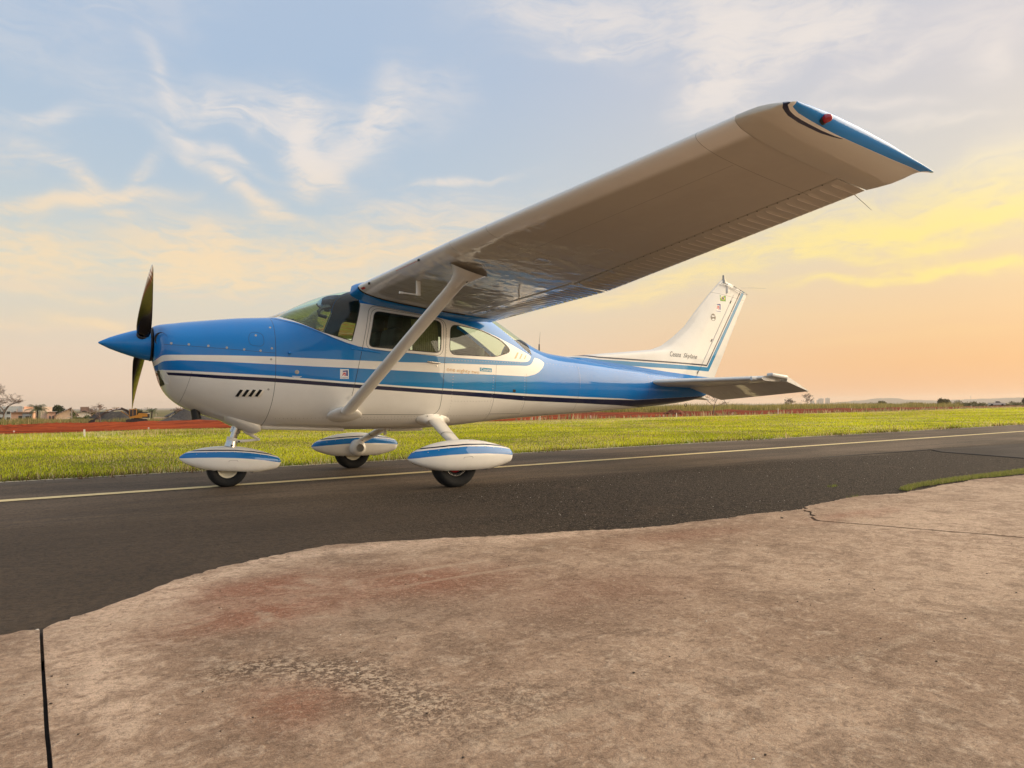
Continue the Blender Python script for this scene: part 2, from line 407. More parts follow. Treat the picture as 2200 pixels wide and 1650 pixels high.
cU = [(2, 99), (33.5, 99), (34.5, 73.6), (45.5, 72.4), (59.5, 70.7), (71.4, 69.2), (81, 67.5), (92.6, 65.2), (100.4, 62.9), (109.7, 59.6), (117, 56.6), (120.4, 55.3), (121.8, 54.3)]
def livery():
    m, nt, b = new_mat('aircraft paint'); oc = coord(nt); X, Y_, Z = sep(nt, oc); x = X/I; y = Y_/I; z = Z/I
    A = curve(nt, x, cA, -40, 135); B = curve(nt, x, cB, -40, 135); C_ = curve(nt, x, cC, -40, 265); D_ = curve(nt, x, cD, -40, 265); E_ = curve(nt, x, cE, -40, 265)
    G = curve(nt, x, cG, 0, 125); U = curve(nt, x, cU, 0, 125)
    blue = mixc(nt, noise(nt, oc, 1.2, 2, .5), BLUE, (.001, .165, .52)); blue = mixc(nt, x.sstep(-10, 60)*z.sstep(58, 50)*x.sstep(135, 110)*.6, blue, (.001, .21, .42))
    col = mixc(nt, z.gt(E_), WHITE, NAVY)
    col = mixc(nt, z.gt(D_), col, WHITE)
    col = mixc(nt, z.gt(C_), col, blue)
    col = mixc(nt, z.gt(B)*z.lt(A)*x.lt(130.3), col, WHITE)
    cab = z.gt(G)*z.lt(U)*x.gt(3.0)*x.lt(121.8)
    col = mixc(nt, cab, col, WHITE)
    # tan tick marks behind the rear window
    for k in range(3):
        xx = x-(111.5+k*3.0)-(z-53.4)*.75
        col = mixc(nt, xx.abs().lt(.62-k*.12)*z.gt(52.9)*z.lt(55.9-k*.55), col, TAN)
    # panel seams: joints pressed between skins
    t = (46.0-z).max(0.0)/21.0; cx = (t*t)*-2.3+.5
    seam = (x-cx).abs().lt(.10)
    seam = seam.max(((z-(x+37.0)*-.0635-54.0).abs().lt(.075))*x.lt(.3)*x.gt(-37.2))
    seam = seam.max((x-98.6-(z-34.0)*.07).abs().lt(.08)*z.lt(50.0))
    seam = seam.max((x-118.0).abs().lt(.06)*z.lt(46.0)*z.gt(28.5)).max((x-153.0).abs().lt(.05)).max((x-205.0).abs().lt(.05))
    seam = seam.max((z-27.2).abs().lt(.06)*x.gt(98.0)*x.lt(118.0))
    seam = seam.max((x+31.0-(z-33.0)*.25).abs().lt(.05)*z.lt(44.0))
    col = mixc(nt, seam*.8, col, (.03, .03, .03))
    grime = noise(nt, oc, 3.0, 6, .65).sstep(.35, .8)
    col = mixc(nt, grime*.10, col, (.30, .24, .17))
    put(nt, b, 'Base Color', col); paint_base(nt, b); put(nt, b, 'Roughness', mixc(nt, grime, (.38, .38, .38), (.5, .5, .5)))
    wavy(nt, b, oc, .35, 2.2)
    return m
M = {}
M['livery'] = livery()
def plain_paint(name, col, amt=.2, sc=3.0, rough=.28, coat=.8):
    m, nt, b = new_mat(name); oc = coord(nt); g = noise(nt, oc, 5.0, 6, .65).sstep(.4, .8)
    put(nt, b, 'Base Color', mixc(nt, g*.09, col, (.30, .24, .17))); paint_base(nt, b, rough, coat); wavy(nt, b, oc, amt, sc); return m
M['white'] = plain_paint('white paint', WHITE)
M['blue'] = plain_paint('blue paint', BLUE)
M['navy'] = plain_paint('navy paint', NAVY)
M['rubber'] = simple('tyre rubber', (.006, .006, .0065), .85, var=.3, vscale=20, bumpy=.15)
M['black'] = simple('black trim', (.008, .008, .008), .5)
M['seal'] = simple('window seal', (.02, .018, .016), .6)
M['steel'] = simple('polished steel', (.62, .60, .57), .22, 1.0)
M['dullsteel'] = simple('painted steel', (.42, .40, .36), .4, .3)
M['cream'] = simple('rim cream', (.62, .56, .42), .4)
M['red'] = simple('red mark', (.55, .01, .02), .4)
M['logoblue'] = simple('logo blue', (.02, .02, .22), .4); M['logored'] = simple('logo red', (.6, .02, .04), .4)
M['decal'] = simple('decal white', (.85, .84, .82), .35)
M['gold'] = simple('gold lettering', (.62, .36, .12), .4)
M['cyan'] = simple('cyan plate', (.03, .30, .48), .4)
M['liner'] = simple('cabin trim', (.05, .06, .045), .8, var=.2)
M['seat'] = simple('seat cloth', (.022, .028, .022), .9, var=.3, bumpy=.3)
M['curtain'] = simple('curtain cloth', (.22, .21, .10), .9, var=.15, vscale=30)
M['panelgrey'] = simple('instrument panel', (.05, .05, .045), .6)
def glass(name, tint, ior=1.6):
    m = bpy.data.materials.new(name); m.use_nodes = True; nt = m.node_tree; nt.nodes.clear()
    o = nt.nodes.new('ShaderNodeOutputMaterial'); tr = nt.nodes.new('ShaderNodeBsdfTransparent'); gl = nt.nodes.new('ShaderNodeBsdfGlossy'); mx = nt.nodes.new('ShaderNodeMixShader'); fr = nt.nodes.new('ShaderNodeFresnel')
    tr.inputs[0].default_value = c4(tint); gl.inputs['Roughness'].default_value = .01; fr.inputs[0].default_value = ior
    ge = nt.nodes.new('ShaderNodeNewGeometry'); bf = S(nt, ge.outputs['Backfacing']); ff = S(nt, fr.outputs[0])*(1.0-bf)+bf*.05; nt.links.new(ff.k, mx.inputs[0]); nt.links.new(tr.outputs[0], mx.inputs[1]); nt.links.new(gl.outputs[0], mx.inputs[2]); nt.links.new(mx.outputs[0], o.inputs[0]); return m
M['glass'] = glass('tinted window', (.84, .93, .80), 1.5); M['wglass'] = glass('green tinted windshield', (.84, .99, .91), 1.55)

# ------------------------------------------------------------------ aircraft root and shell
plane = empty('light_aircraft', (1.3, 0, 0), 'blue and white high-wing propeller aircraft parked on the dark taxiway', 'aircraft')
PO = plane.location.copy()
def P_(o):
    """hang a mesh given in world coordinates on the aircraft"""
    o.parent = plane; o.matrix_parent_inverse = Matrix.Translation(-PO); return o
def sub(o, par):
    o.parent = par; return o
def circ_poly(pts, r=1.6, seg=5):
    """round the corners of a convex polygon"""
    out_ = []; n = len(pts)
    for i in range(n):
        p = Vector(pts[i]); a = Vector(pts[i-1])-p; b = Vector(pts[(i+1) % n])-p; rr = min(r, a.length*.45, b.length*.45)
        a = p+a.normalized()*rr; b = p+b.normalized()*rr
        for k in range(seg+1):
            t = k/seg; out_.append(tuple(a*(1-t)**2+p*2*t*(1-t)+b*t*t))
    return out_
W_WIND = [(3.4, 95), (3.4, 69), (5.2, 66.5), (9.7, 64.4), (18.0, 60.8), (30.2, 57.4), (34.9, 72.6), (34.9, 95)]
W_DOOR = circ_poly([(37.1, 55.4), (70.0, 53.9), (71.0, 67.7), (40.6, 70.4)], 2.4)
W_REAR = circ_poly([(74.4, 53.4), (100.0, 53.3), (109.4, 56.2), (104.0, 61.0), (92.0, 65.2), (75.6, 66.9)], 3.6)
DOOR = circ_poly([(28.6, 27.9), (70.0, 27.2), (71.6, 45.0), (73.6, 68.6), (38.6, 73.0)], 4.0)
def ccw(p):
    a = sum(p[i][0]*p[(i+1) % len(p)][1]-p[(i+1) % len(p)][0]*p[i][1] for i in range(len(p))); return p if a > 0 else p[::-1]
W_WIND, W_DOOR, W_REAR, DOOR = [ccw(p) for p in (W_WIND, W_DOOR, W_REAR, DOOR)]
def inside(p, poly):
    for i in range(len(poly)):
        a, b = poly[i], poly[(i+1) % len(poly)]
        if (b[0]-a[0])*(p[1]-a[1])-(b[1]-a[1])*(p[0]-a[0]) < -1e-4: return False
    return True
def shell(inset, xs, nth):
    rows = []
    for x in xs:
        top, bot, ww, zc, nu, nl = [float(k[0]) for k in FP(x)]; r = []
        for k in range(nth):
            th = 2*math.pi*k/nth; c_, s_ = math.cos(th), math.sin(th)
            n_, h = (nu, top-zc-inset) if s_ >= 0 else (nl, zc-bot-inset)
            r.append(((x), (ww-inset)*math.copysign(abs(c_)**(2/n_), c_), zc+h*math.copysign(abs(s_)**(2/n_), s_)))
        rows.append(r)
    V, F = loft(rows); bm = bmesh.new(); vs = [bm.verts.new(v) for v in V]
    for f in F: bm.faces.new([vs[i] for i in f])
    def cut(co, no, box):
        fs = [f for f in bm.faces if box(f.calc_center_median())]
        ge = list({v for f in fs for v in f.verts})+list({e for f in fs for e in f.edges})+fs
        bmesh.ops.bisect_plane(bm, geom=ge, dist=1e-4, plane_co=co, plane_no=no)
    cut((.3, 0, 0), (1, 0, 0), lambda c: abs(c.x-.3) < 6)
    for poly in (W_WIND, W_DOOR, W_REAR, DOOR):
        x0, x1 = min(p[0] for p in poly)-2.5, max(p[0] for p in poly)+2.5; z0, z1 = min(p[1] for p in poly)-2.5, max(p[1] for p in poly)+2.5
        for i in range(len(poly)):
            a, b = poly[i], poly[(i+1) % len(poly)]
            if math.hypot(b[0]-a[0], b[1]-a[1]) < 1e-3: continue
            cut((a[0], 0, a[1]), (b[1]-a[1], 0, -(b[0]-a[0])), lambda c: x0 < c.x < x1 and z0 < c.z < z1)
    for co, no in (((97.5, 0, 0), (1, 0, 0)), ((122.5, 0, 0), (1, 0, 0)), ((0, 14.5, 0), (0, 1, 0)), ((0, -14.5, 0), (0, 1, 0)), ((0, 0, 55), (0, 0, 1))):
        cut(co, no, lambda c: 94 < c.x < 126 and c.z > 52 and abs(c.y) < 18)
    return bm
def classify(c):
    s_ = 'l' if c.y < 0 else 'r'
    if inside((c.x, c.z), W_WIND): return 'windshield'
    if inside((c.x, c.z), W_DOOR): return 'door_window_'+s_
    if inside((c.x, c.z), W_REAR): return 'side_window_'+s_
    if 97.5 < c.x < 122.5 and abs(c.y) < 14.5 and c.z > 55: return 'rear_window'
    if inside((c.x, c.z), DOOR): return 'door_'+s_
    return 'cowling' if c.x < .3 else 'hull'
def split(bm, with_normals=True):
    groups = {}
    bm.faces.ensure_lookup_table(); bm.verts.index_update()
    nrm = [fnorm(*v.co) for v in bm.verts] if with_normals else None
    for f in bm.faces: groups.setdefault(classify(f.calc_center_median()), []).append(f)
    res = {}
    for k, fs in groups.items():
        idx = {}; V = []; F = []; Nn = []
        for f in fs:
            g = []
            for v in f.verts:
                if v.index not in idx:
                    idx[v.index] = len(V); V.append(v.co*I)
                    if nrm: Nn.append(nrm[v.index])
                g.append(idx[v.index])
            F.append(g)
        me = mesh_np(k, V, F)
        if nrm: me.normals_split_custom_set_from_vertices([tuple(n_) for n_ in Nn])
        res[k] = me
    return res
xs = np.concatenate([np.linspace(-39.6, -30, 20), np.arange(-29, 30, 1.5), np.arange(30, 130, 2.0), np.arange(130, 240, 4.0), np.linspace(240, 262.6, 14)])
bm = shell(0, xs, 128); parts = split(bm); bm.free()
hull = P_(link('fuselage', parts['hull'], M['livery']))
cowl = P_(link('engine_cowling', parts['cowling'], M['livery']))
wsh = P_(link('windshield', parts['windshield'], M['wglass']))
rwin = P_(link('rear_window', parts['rear_window'], M['glass']))
DOORS = {}
for s_, k in ((-1, 'l'), (1, 'r')):
    dr = P_(link('cabin_door', parts['door_'+k], M['livery'])); DOORS[k] = dr
    sub(link('door_window', parts['door_window_'+k], M['glass']), dr)
    P_(link('side_window', parts['side_window_'+k], M['glass']))
# tail end and nose end caps
top, bot, ww, zc, nu, nl = [float(k[0]) for k in FP(262.6)]
mb = MB(); mb.lathe((262.5*I, 0, 41.4*I), (1, 0, 0), [(0, .034), (.012, .03), (.02, .015), (.022, .0005)], 20); P_(mb.build('tail_cap', M['blue']))
mb = MB(); mb.lathe((-39.6*I, 0, 55*I), (1, 0, 0), [(-.004, .02), (0, .162), (.05, .17)], 40); P_(mb.build('nose_ring', M['black']))
# lining
bm = shell(.9, np.arange(2, 136, 2.0), 72); lin_ = split(bm, False); bm.free()
hm = lin_['hull']; P_(link('cabin_lining', hm, M['liner']))
for s_, k in ((-1, 'l'), (1, 'r')): sub(link('door_lining', lin_['door_'+k], M['liner']), DOORS[k])
# seams and seals that follow the skin
def ring(poly, rad, name, mat, par, off=.02, side=-1, step=1.2, close=True):
    pts = []
    n = len(poly)
    for i in range(n if close else n-1):
        a, b = Vector(poly[i]), Vector(poly[(i+1) % n]); m = max(1, int((b-a).length/step))
        for j in range(m):
            p = a.lerp(b, j/m); pts.append(onside(p[0], p[1], side, off))
    pts.append(pts[0] if close else onside(poly[-1][0], poly[-1][1], side, off))
    mb = MB(); mb.tube(pts, rad*I, 6, False); o = mb.build(name, mat)
    return sub(o, par) if par is not plane else P_(o)
def grow(poly, g):
    cx = sum(p[0] for p in poly)/len(poly); cz = sum(p[1] for p in poly)/len(poly); out_ = []
    n = len(poly)
    for i in range(n):
        a, b, c_ = Vector(poly[i-1]), Vector(poly[i]), Vector(poly[(i+1) % n])
        t = (c_-a).normalized(); out_.append((b.x+t.y*g, b.y-t.x*g))
    return out_
for s_, k in ((-1, 'l'), (1, 'r')):
    ring(W_DOOR, .17, 'window_seal', M['seal'], DOORS[k], 0, s_)
    ring(grow(W_DOOR, 1.3), .07, 'window_frame', M['seal'], DOORS[k], 0, s_)
    ring(DOOR, .085, 'door_seam', M['seal'], DOORS[k], 0, s_)
    ring(W_REAR, .15, 'window_seal', M['seal'], plane, 0, s_)
    ring([(34.9, 73.4), (30.2, 57.4), (18, 60.8), (9.7, 64.4), (5.6, 66.2)], .15, 'windshield_seal', M['seal'], wsh, 0, s_, close=False)
    ring([(29.8, 55.6), (25, 57.3), (22.5, 58.3), (18, 60.0), (9.5, 63.2), (1.0, 65.9)], .07, 'windshield_fairing_seam', M['seal'], plane, 0, s_, close=False)
ring(circ_poly([(-9.3, 54.4), (-3.6, 53.9), (-3.8, 59.2), (-8.8, 59.6)], 2.2), .05, 'oil_hatch', M['seal'], cowl, 0, -1)
# screws on the cowling and rivet rows
def dots(pts, r, name, mat, par, h=.05):
    mb = MB()
    for x, z in pts:
        p = onside(x, z, -1, 0); n_ = fnorm(x, -float(FY(x, z)[0]), z); mb.disc(p-n_*.0005, n_, r*I, 8, h*I+.0005)
    o = mb.build(name, mat); o['kind'] = 'stuff'
    return sub(o, par) if par is not plane else P_(o)
scr = [(-35, 54.4), (-29.4, 54.1), (-23, 53.7), (-16.8, 53.2), (-10.8, 52.7), (-5.0, 52.4), (-.9, 53.4), (-.9, 61.6), (-6.5, 58.2), (-1.2, 49.2), (-2.0, 37.8)]
for x, z in scr:
    p = onside(x, z, -1, 0); n_ = fnorm(x, -float(FY(x, z)[0]), z); mb = MB(); mb.disc(p-n_*.001, n_, .42*I, 14, .0018); o = sub(mb.build('cowling_screw', M['dullsteel']), cowl)
    mb = MB(); mb.disc(p+n_*.0005, n_, .14*I, 8, .0016); mb.build('screw_slot', M['seal'], None); 
for o in [o for o in COL.objects if o.name.startswith('screw_slot')]: bpy.data.objects.remove(o)
riv = []
for x in np.arange(2, 118, 1.5): riv.append((x, 26.6+.004*max(0, x-60)))
for x in np.arange(36, 62, 1.3): riv.append((x, 25.6))
for z in np.arange(27, 46, 1.3): riv += [(75.2+(z-27)*.06, z), (97.3+(z-34)*.07, z), (116.8, z)]
for x in np.arange(76, 116, 1.6): riv += [(x, 50.9)]
for x in np.arange(76, 97, 1.6): riv += [(x, 33.0)]
for x in np.arange(130, 250, 2.2): riv.append((x, 51.5-(x-130)*.055))
for z in np.arange(40, 50, 1.2): riv.append((153.8, z)); riv.append((205.8, z-2))
for z in np.arange(54, 66, 1.2): riv.append((72.9+(z-54)*.06, z)) if z < 66 else None
dots(riv, .15, 'rivets', M['dullsteel'], hull, .04)

# decals on the skin: flat artwork laid onto the port side
def wrap(me, x0, z0, s, rot, off, name, mat, par, surf=None):
    """me: flat mesh in (u, v); placed at x0, z0 (inches)"""
    ct, st = math.cos(rot), math.sin(rot)
    for v in me.vertices:
        u, w_ = v.co.x*s, v.co.y*s; x, z = x0+u*ct-w_*st, z0+u*st+w_*ct
        v.co = surf(x, z, off) if surf else onside(x, z, -1, off)
    me.update(); o = link(name, me, mat)
    return sub(o, par) if par is not plane else P_(o)
def text_mesh(txt, size=1.0, shear=0.0, sx=1.0, bold=0.0):
    cu = bpy.data.curves.new('lettering', 'FONT'); cu.body = txt; cu.size = size; cu.shear = shear; cu.offset = bold; cu.resolution_u = 3
    o = bpy.data.objects.new('lettering', cu); COL.objects.link(o); dg = bpy.context.evaluated_depsgraph_get(); me = bpy.data.meshes.new_from_object(o.evaluated_get(dg))
    bpy.data.objects.remove(o); bpy.data.curves.remove(cu)
    x0 = min(v.co.x for v in me.vertices); 
    for v in me.vertices: v.co.x = (v.co.x-x0)*sx
    me.materials.clear(); return me
def flat(polys, sub_=0):
    bm = bmesh.new()
    for p in polys: bm.faces.new([bm.verts.new((a, b, 0)) for a, b in p])
    me = bpy.data.meshes.new('art'); bm.to_mesh(me); bm.free(); return me
def width(me): return max(v.co.x for v in me.vertices)
def fit(txt, wid, hgt, **k):
    me = text_mesh(txt, **k); a = wid/width(me); h = max(v.co.y for v in me.vertices); b = hgt/h
    for v in me.vertices: v.co.x *= a; v.co.y *= b
    return me
def emblem(x, z, s, surf=None, par=None, nm='emblem'):
    par = par or plane; ra = lambda q, o_, mt: wrap(flat(q), x, z, s, 0, o_, nm, mt, par, surf)
    ra([[(0, 0), (3.6, 0), (3.6, 4.0), (0, 4.0)]], .03, M['decal'])
    ra([[(.9, 3.3), (3.2, 3.6), (3.2, 3.1), (1.3, 2.85)], [(3.2, 3.6), (3.2, 1.1), (2.5, 1.3), (2.6, 3.0)]], .05, M['logoblue'])
    ra([[(.9, 2.5), (2.3, 2.6), (2.3, 2.1), (1.5, 2.05)], [(2.3, 2.6), (2.3, 1.2), (1.8, 1.2), (1.85, 2.1)], [(.7, 1.5), (1.5, 2.2), (1.5, 1.7), (1.1, 1.35)]], .05, M['logored'])
    wrap(fit('Cessna', 3.1, .62), x+.25*s, z+.25*s, s, 0, .05, 'emblem_lettering', M['logoblue'], par, surf)
# ------------------------------------------------------------------ spinner and propeller
mb = MB(); mb.lathe((-57.2*I, 0, 54.9*I), (1, 0, -.0), [(0, .0005), (.004, .008), (.03, .022), (.09, .053), (.18, .088), (.27, .119), (.34, .139), (.39, .151), (.42, .156)], 48)
spin = P_(mb.build('spinner', M['blue']))
mb = MB(); mb.lathe((-40.7*I, 0, 54.9*I), (1, 0, 0), [(0, .152), (.004, .160), (.02, .160), (.022, .05)], 48); P_(mb.build('spinner_backplate', M['black']))
def bladepaint():
    m, nt, b = new_mat('blade metal'); oc = coord(nt); X, Y_, Z = sep(nt, oc)
    r = (Y_*Y_+(Z-54.9*I)*(Z-54.9*I)).pow(.5)/I
    tip = r.gt(34.2); band = (r.gt(35.0)*r.lt(35.9)).max(r.gt(37.2)*r.lt(38.1))
    c = mixc(nt, tip, mixc(nt, r.sstep(13, 26), (.04, .036, .036), (.34, .28, .24)), (.72, .70, .68)); c = mixc(nt, band, c, (.36, .22, .22))  # dark root blending to pale outer blade paints in ground and sky reflection
    put(nt, b, 'Base Color', c); put(nt, b, 'Roughness', .16); put(nt, b, 'Metallic', .95); put(nt, b, 'Coat Weight', .2); put(nt, b, 'Coat Roughness', .08)
    return m
M['blade'] = bladepaint()
def blade(sgn):
    a = math.radians(54.5); ax = Vector((0, -math.sin(a), math.cos(a)))*sgn; tg = Vector((0, -math.cos(a), -math.sin(a)))*sgn   # tangential
    rings = []
    R = [3.5, 5, 6.5, 8.5, 11, 14, 18, 22, 26, 30, 34, 37, 39.5, 40.6, 41]
    Wd = [3.2, 4.2, 5.0, 5.6, 6.0, 6.2, 6.2, 6.0, 5.6, 5.0, 4.2, 3.3, 2.3, 1.4, .3]
    Tk = [2.8, 2.6, 1.9, 1.5, 1.15, .95, .8, .7, .6, .5, .42, .35, .25, .2, .1]
    for r, wd, tk in zip(R, Wd, Tk):
        pt = math.radians(54 if r < 8 else 54-42*((r-8)/33)**.72)
        ch = (tg*math.cos(pt)+Vector((1, 0, 0))*math.sin(pt)); nn = (Vector((-1, 0, 0))*math.cos(pt)+tg*math.sin(pt)); ring_ = []
        for k in range(20):
            th = 2*math.pi*k/20; u = math.cos(th); v = math.sin(th)
            ring_.append((Vector((-43.2, 0, 54.9))+ax*r+ch*(wd*.5*u)+nn*(tk*.5*v*(1-.25*u)))*I)
        rings.append(ring_)
    V, F = loft(rings, True, True, True); o = P_(link('propeller_blade', mesh_np('propeller_blade', V, F), M['blade']))
    mb = MB(); mb.lathe((Vector((-43.2, 0, 54.9))+ax*4.6)*I, ax, [(0, .055), (.028, .052), (.034, .04)], 24); sub(mb.build('blade_boot', M['black']), o)
    return o
blade(1); blade(-1)

# ------------------------------------------------------------------ cowling details
for s_ in (-1, 1):
    mb = MB(); rr = []
    c0 = Vector((-37.75, s_*10.6, 56.0)); u = Vector((0, s_*1, -.15)).normalized(); v = Vector((.0, 0, 1)).normalized()
    pts = [(c0+u*3.3*math.cos(t)+v*2.6*math.sin(t)+Vector((1.9*math.cos(t)*1, 0, 0)))*I for t in np.linspace(0, 2*math.pi, 25)]
    mb.add([p+Vector((-.002, 0, 0)) for p in pts[:-1]]+[(c0+Vector((1.2, 0, 0)))*I], [(i, (i+1) % 24, 24) for i in range(24)], True)
    P_(mb.build('air_inlet', M['black']))
# carburettor intake slot and landing light recess, lower front
mb = MB(); pts = []
def face_patch(poly, lift, name, mat, par, side=-1):
    V = [onside(x, z, side, lift) for x, z in poly]; me = mesh_np(name, V, [tuple(range(len(V)))], False); return sub(link(name, me, mat), par)
def dense(poly, n=6):
    out_ = []
    for i in range(len(poly)):
        a, b = Vector(poly[i]), Vector(poly[(i+1) % len(poly)])
        for k in range(n): out_.append(tuple(a.lerp(b, k/n)))
    return out_
def slab(quad, nu_, nv_, lift, name, mat, par, depth=0.0):
    """bilinear patch over the skin, quad = 4 (x,z) corners"""
    a, b, c_, d_ = [Vector(q) for q in quad]; V = []; F = []
    for j in range(nv_+1):
        for i in range(nu_+1):
            u, v = i/nu_, j/nv_; p = (a.lerp(b, u)).lerp(d_.lerp(c_, u), v); V.append(onside(p.x, p.y, -1, lift))
    for j in range(nv_):
        for i in range(nu_): F.append((j*(nu_+1)+i, j*(nu_+1)+i+1, (j+1)*(nu_+1)+i+1, (j+1)*(nu_+1)+i))
    o = link(name, mesh_np(name, V, F), mat); return sub(o, par) if par is not plane else P_(o)
slab([(-38.35, 44.9), (-37.95, 44.9), (-36.1, 39.6), (-36.75, 39.2)], 3, 8, .06, 'carburettor_intake', M['black'], cowl)
V = []; 
cen = Vector((-36.3, 42.4)); ax_ = Vector((1.15, -2.5)).normalized(); bx_ = Vector((ax_.y, -ax_.x)); nn_ = 28; rings = []
for rr_, lf in ((1.0, .09), (.9, -.02), (.6, -.25), (.02, -.3)):
    rings.append([onside(*(cen+ax_*2.8*rr_*math.cos(t)+bx_*.85*rr_*math.sin(t)), -1, lf if lf > 0 else .02+(1-rr_)*.05) for t in np.linspace(0, 2*math.pi, nn_, endpoint=False)])
V, F = loft(rings); sub(link('landing_light', mesh_np('landing_light', V, F), M['white']), cowl)
ring([tuple(cen+ax_*2.8*math.cos(t)+bx_*.85*math.sin(t)) for t in np.linspace(0, 2*math.pi, 24, endpoint=False)], .07, 'light_rim', M['white'], cowl, .06)
# four louvres
for k in range(4):
    x0 = -13.5+k*2.25; sh = 1.55
    slab([(x0, 35.2), (x0+1.05, 35.05), (x0+1.05+sh, 37.55), (x0+sh, 37.75)], 3, 6, .05, 'louvre_gap', M['black'], cowl)
    q = [(x0+1.0, 35.05), (x0+1.95, 34.9), (x0+1.95+sh, 37.4), (x0+1.0+sh, 37.55)]; a, b, c_, d_ = [Vector(p) for p in q]; V = []
    for j in range(7):
        for i in range(6):
            u, v = i/5, j/6; p = a.lerp(b, u).lerp(d_.lerp(c_, u), v); V.append(onside(p.x, p.y, -1, .06+.75*(1-u)**1.2*math.sin(math.pi*min(1, max(.02, .12+.8*v)))**.5))
    F = [(j*6+i, j*6+i+1, (j+1)*6+i+1, (j+1)*6+i) for j in range(6) for i in range(5)]
    sub(link('louvre', mesh_np('louvre', V, F), M['white']), cowl)
# exhaust pipe under the cowl
mb = MB(); mb.tube([Vector((-25.5, -5, 30.5))*I, Vector((-24.9, -5.2, 26.9))*I], 1.6*I, 20, True); mb.tube([Vector((-24.95, -5.2, 27.2))*I, Vector((-24.9, -5.2, 26.7))*I], 1.72*I, 20); P_(mb.build('exhaust_pipe', M['black']))
# fuel cap, hinge, handle, step sensor on the side
def stud(x, z, r, name, mat, th=.12):
    p = onside(x, z, -1, 0); n_ = fnorm(x, -float(FY(x, z)[0]), z); mb = MB(); mb.lathe(p-n_*.001, n_, [(0, r*I), (th*I, r*I*.96), (th*I*1.25, r*.7*I), (th*I*1.25, .0003)], 20); return P_(mb.build(name, mat))
stud(8.4, 44.5, .85, 'static_port', M['dullsteel'], .05)
stud(5.6, 51.8, .55, 'drain_scoop', M['blue'], .7)
for k, zz in enumerate((42.9, 42.5)): slab([(6.6+k*.5, zz-.12), (10.2-k*.5, zz-.2), (10.2-k*.5, zz+.0), (6.6+k*.5, zz+.1)], 4, 1, .03, 'static_port_marking', M['decal'], hull)
mb = MB(); a, b = onside(29.9, 54.3, -1, .1), onside(42.2, 53.0, -1, .1); mb.tube([a, a.lerp(b, .5), b], .32*I, 8, True, .5); o = mb.build('door_vent_fairing', M['blue']); sub(o, hull)
a, b = onside(63.7, 49.9, -1, .5), onside(69.8, 49.4, -1, .45); mb = MB(); mb.tube([a, a.lerp(b, .3), b], [.34*I, .5*I, .22*I], 10, True, .6); mb.tube([a, onside(63.7, 49.9, -1, -.2)], .3*I, 8); sub(mb.build('door_handle', M['steel']), DOORS['l'])
a = onside(68.2, 48.3, -1, 0); mb = MB(); mb.disc(a, fnorm(68.2, -21, 48.3), .35*I, 12, .2*I); sub(mb.build('door_lock', M['steel']), DOORS['l'])
slab([(109.6, 38.5), (111.3, 38.35), (111.2, 37.1), (109.5, 37.25)], 2, 2, .1, 'drain_port', M['black'], hull)
slab([(29.0, 35.4), (31.6, 35.3), (31.6, 33.9), (29.0, 34.0)], 3, 2, .35, 'door_hinge', M['white'], DOORS['l'])
# writing
for wd_, x_, l_ in (('one', 72.9, 4.3), ('eighty', 78.0, 7.0), ('two', 85.7, 4.2)): wrap(fit(wd_, l_, 1.55 if wd_ == 'eighty' else 1.2), x_, 46.1-(x_-72.9)*.052, 1, -.052, .05, 'side_lettering', M['gold'], hull)
slab([(90.3, 46.5), (97.0, 46.15), (97.0, 47.85), (90.3, 48.15)], 8, 3, .04, 'lettering_plate', M['cyan'], hull)
wrap(fit('Cessna', 5.9, 1.3, bold=.01), 90.75, 46.75, 1, -.052, .07, 'plate_lettering', M['decal'], hull)
emblem(25.3, 42.1, .97, None, hull, 'side_emblem')

# ------------------------------------------------------------------ cabin fittings seen through the glass
mb = MB(); mb.box((48*I, 0, 30*I), (76*I, 30*I, 2*I)); P_(mb.build('cabin_floor', M['liner']))
V = []; 
mb = MB(); mb.box((12.5*I, 0, 52*I), (5*I, 37*I, 16*I), 0, .02); mb.box((15.5*I, 0, 60.0*I), (10*I, 38*I, 1.4*I), 0, .015, .12); P_(mb.build('instrument_panel', M['panelgrey']))
for s_ in (-1, 1):
    mb = MB(); mb.tube([Vector((17+t*0, s_*10+5.5*math.cos(a_), 54+4.0*math.sin(a_)))*I for t, a_ in [(0, q) for q in np.linspace(-.6, 3.74, 18)]], .5*I, 8); mb.tube([Vector((17, s_*10, 54))*I, Vector((10, s_*10, 52))*I], .6*I, 8); P_(mb.build('control_yoke', M['black']))
    seat = MB(); seat.box((41*I, s_*10.5*I, 40*I), (19*I, 17*I, 6*I), 0, .05); seat.box((51*I, s_*10.5*I, 52*I), (5*I, 17*I, 25*I), 0, .05, .16); seat.box((54*I, s_*10.5*I, 67.5*I), (4*I, 10*I, 7*I), 0, .04, .16); P_(seat.build('front_seat', M['seat']))
    mb = MB(); V = []; F = []; nx_, nz_ = 60, 6
    for j in range(nz_+1):
        for i in range(nx_+1):
            x = 57.5+12.5*i/nx_; z = 53.4+14.8*j/nz_; yy = float(FY(x, z)[0])-2.0-.32*math.sin(i*1.35+.25*math.sin(j))*(1-.25*j/nz_); V.append(Vector((x, s_*yy, z))*I)
    for j in range(nz_):
        for i in range(nx_): F.append((j*(nx_+1)+i, j*(nx_+1)+i+1, (j+1)*(nx_+1)+i+1, (j+1)*(nx_+1)+i))
    P_(link('window_curtain', mesh_np('curtain', V, F), M['curtain']))
seat = MB(); seat.box((80*I, 0, 40*I), (18*I, 36*I, 6*I), 0, .05); seat.box((91*I, 0, 49*I), (5*I, 36*I, 18*I), 0, .05, .2); P_(seat.build('rear_seat', M['seat']))
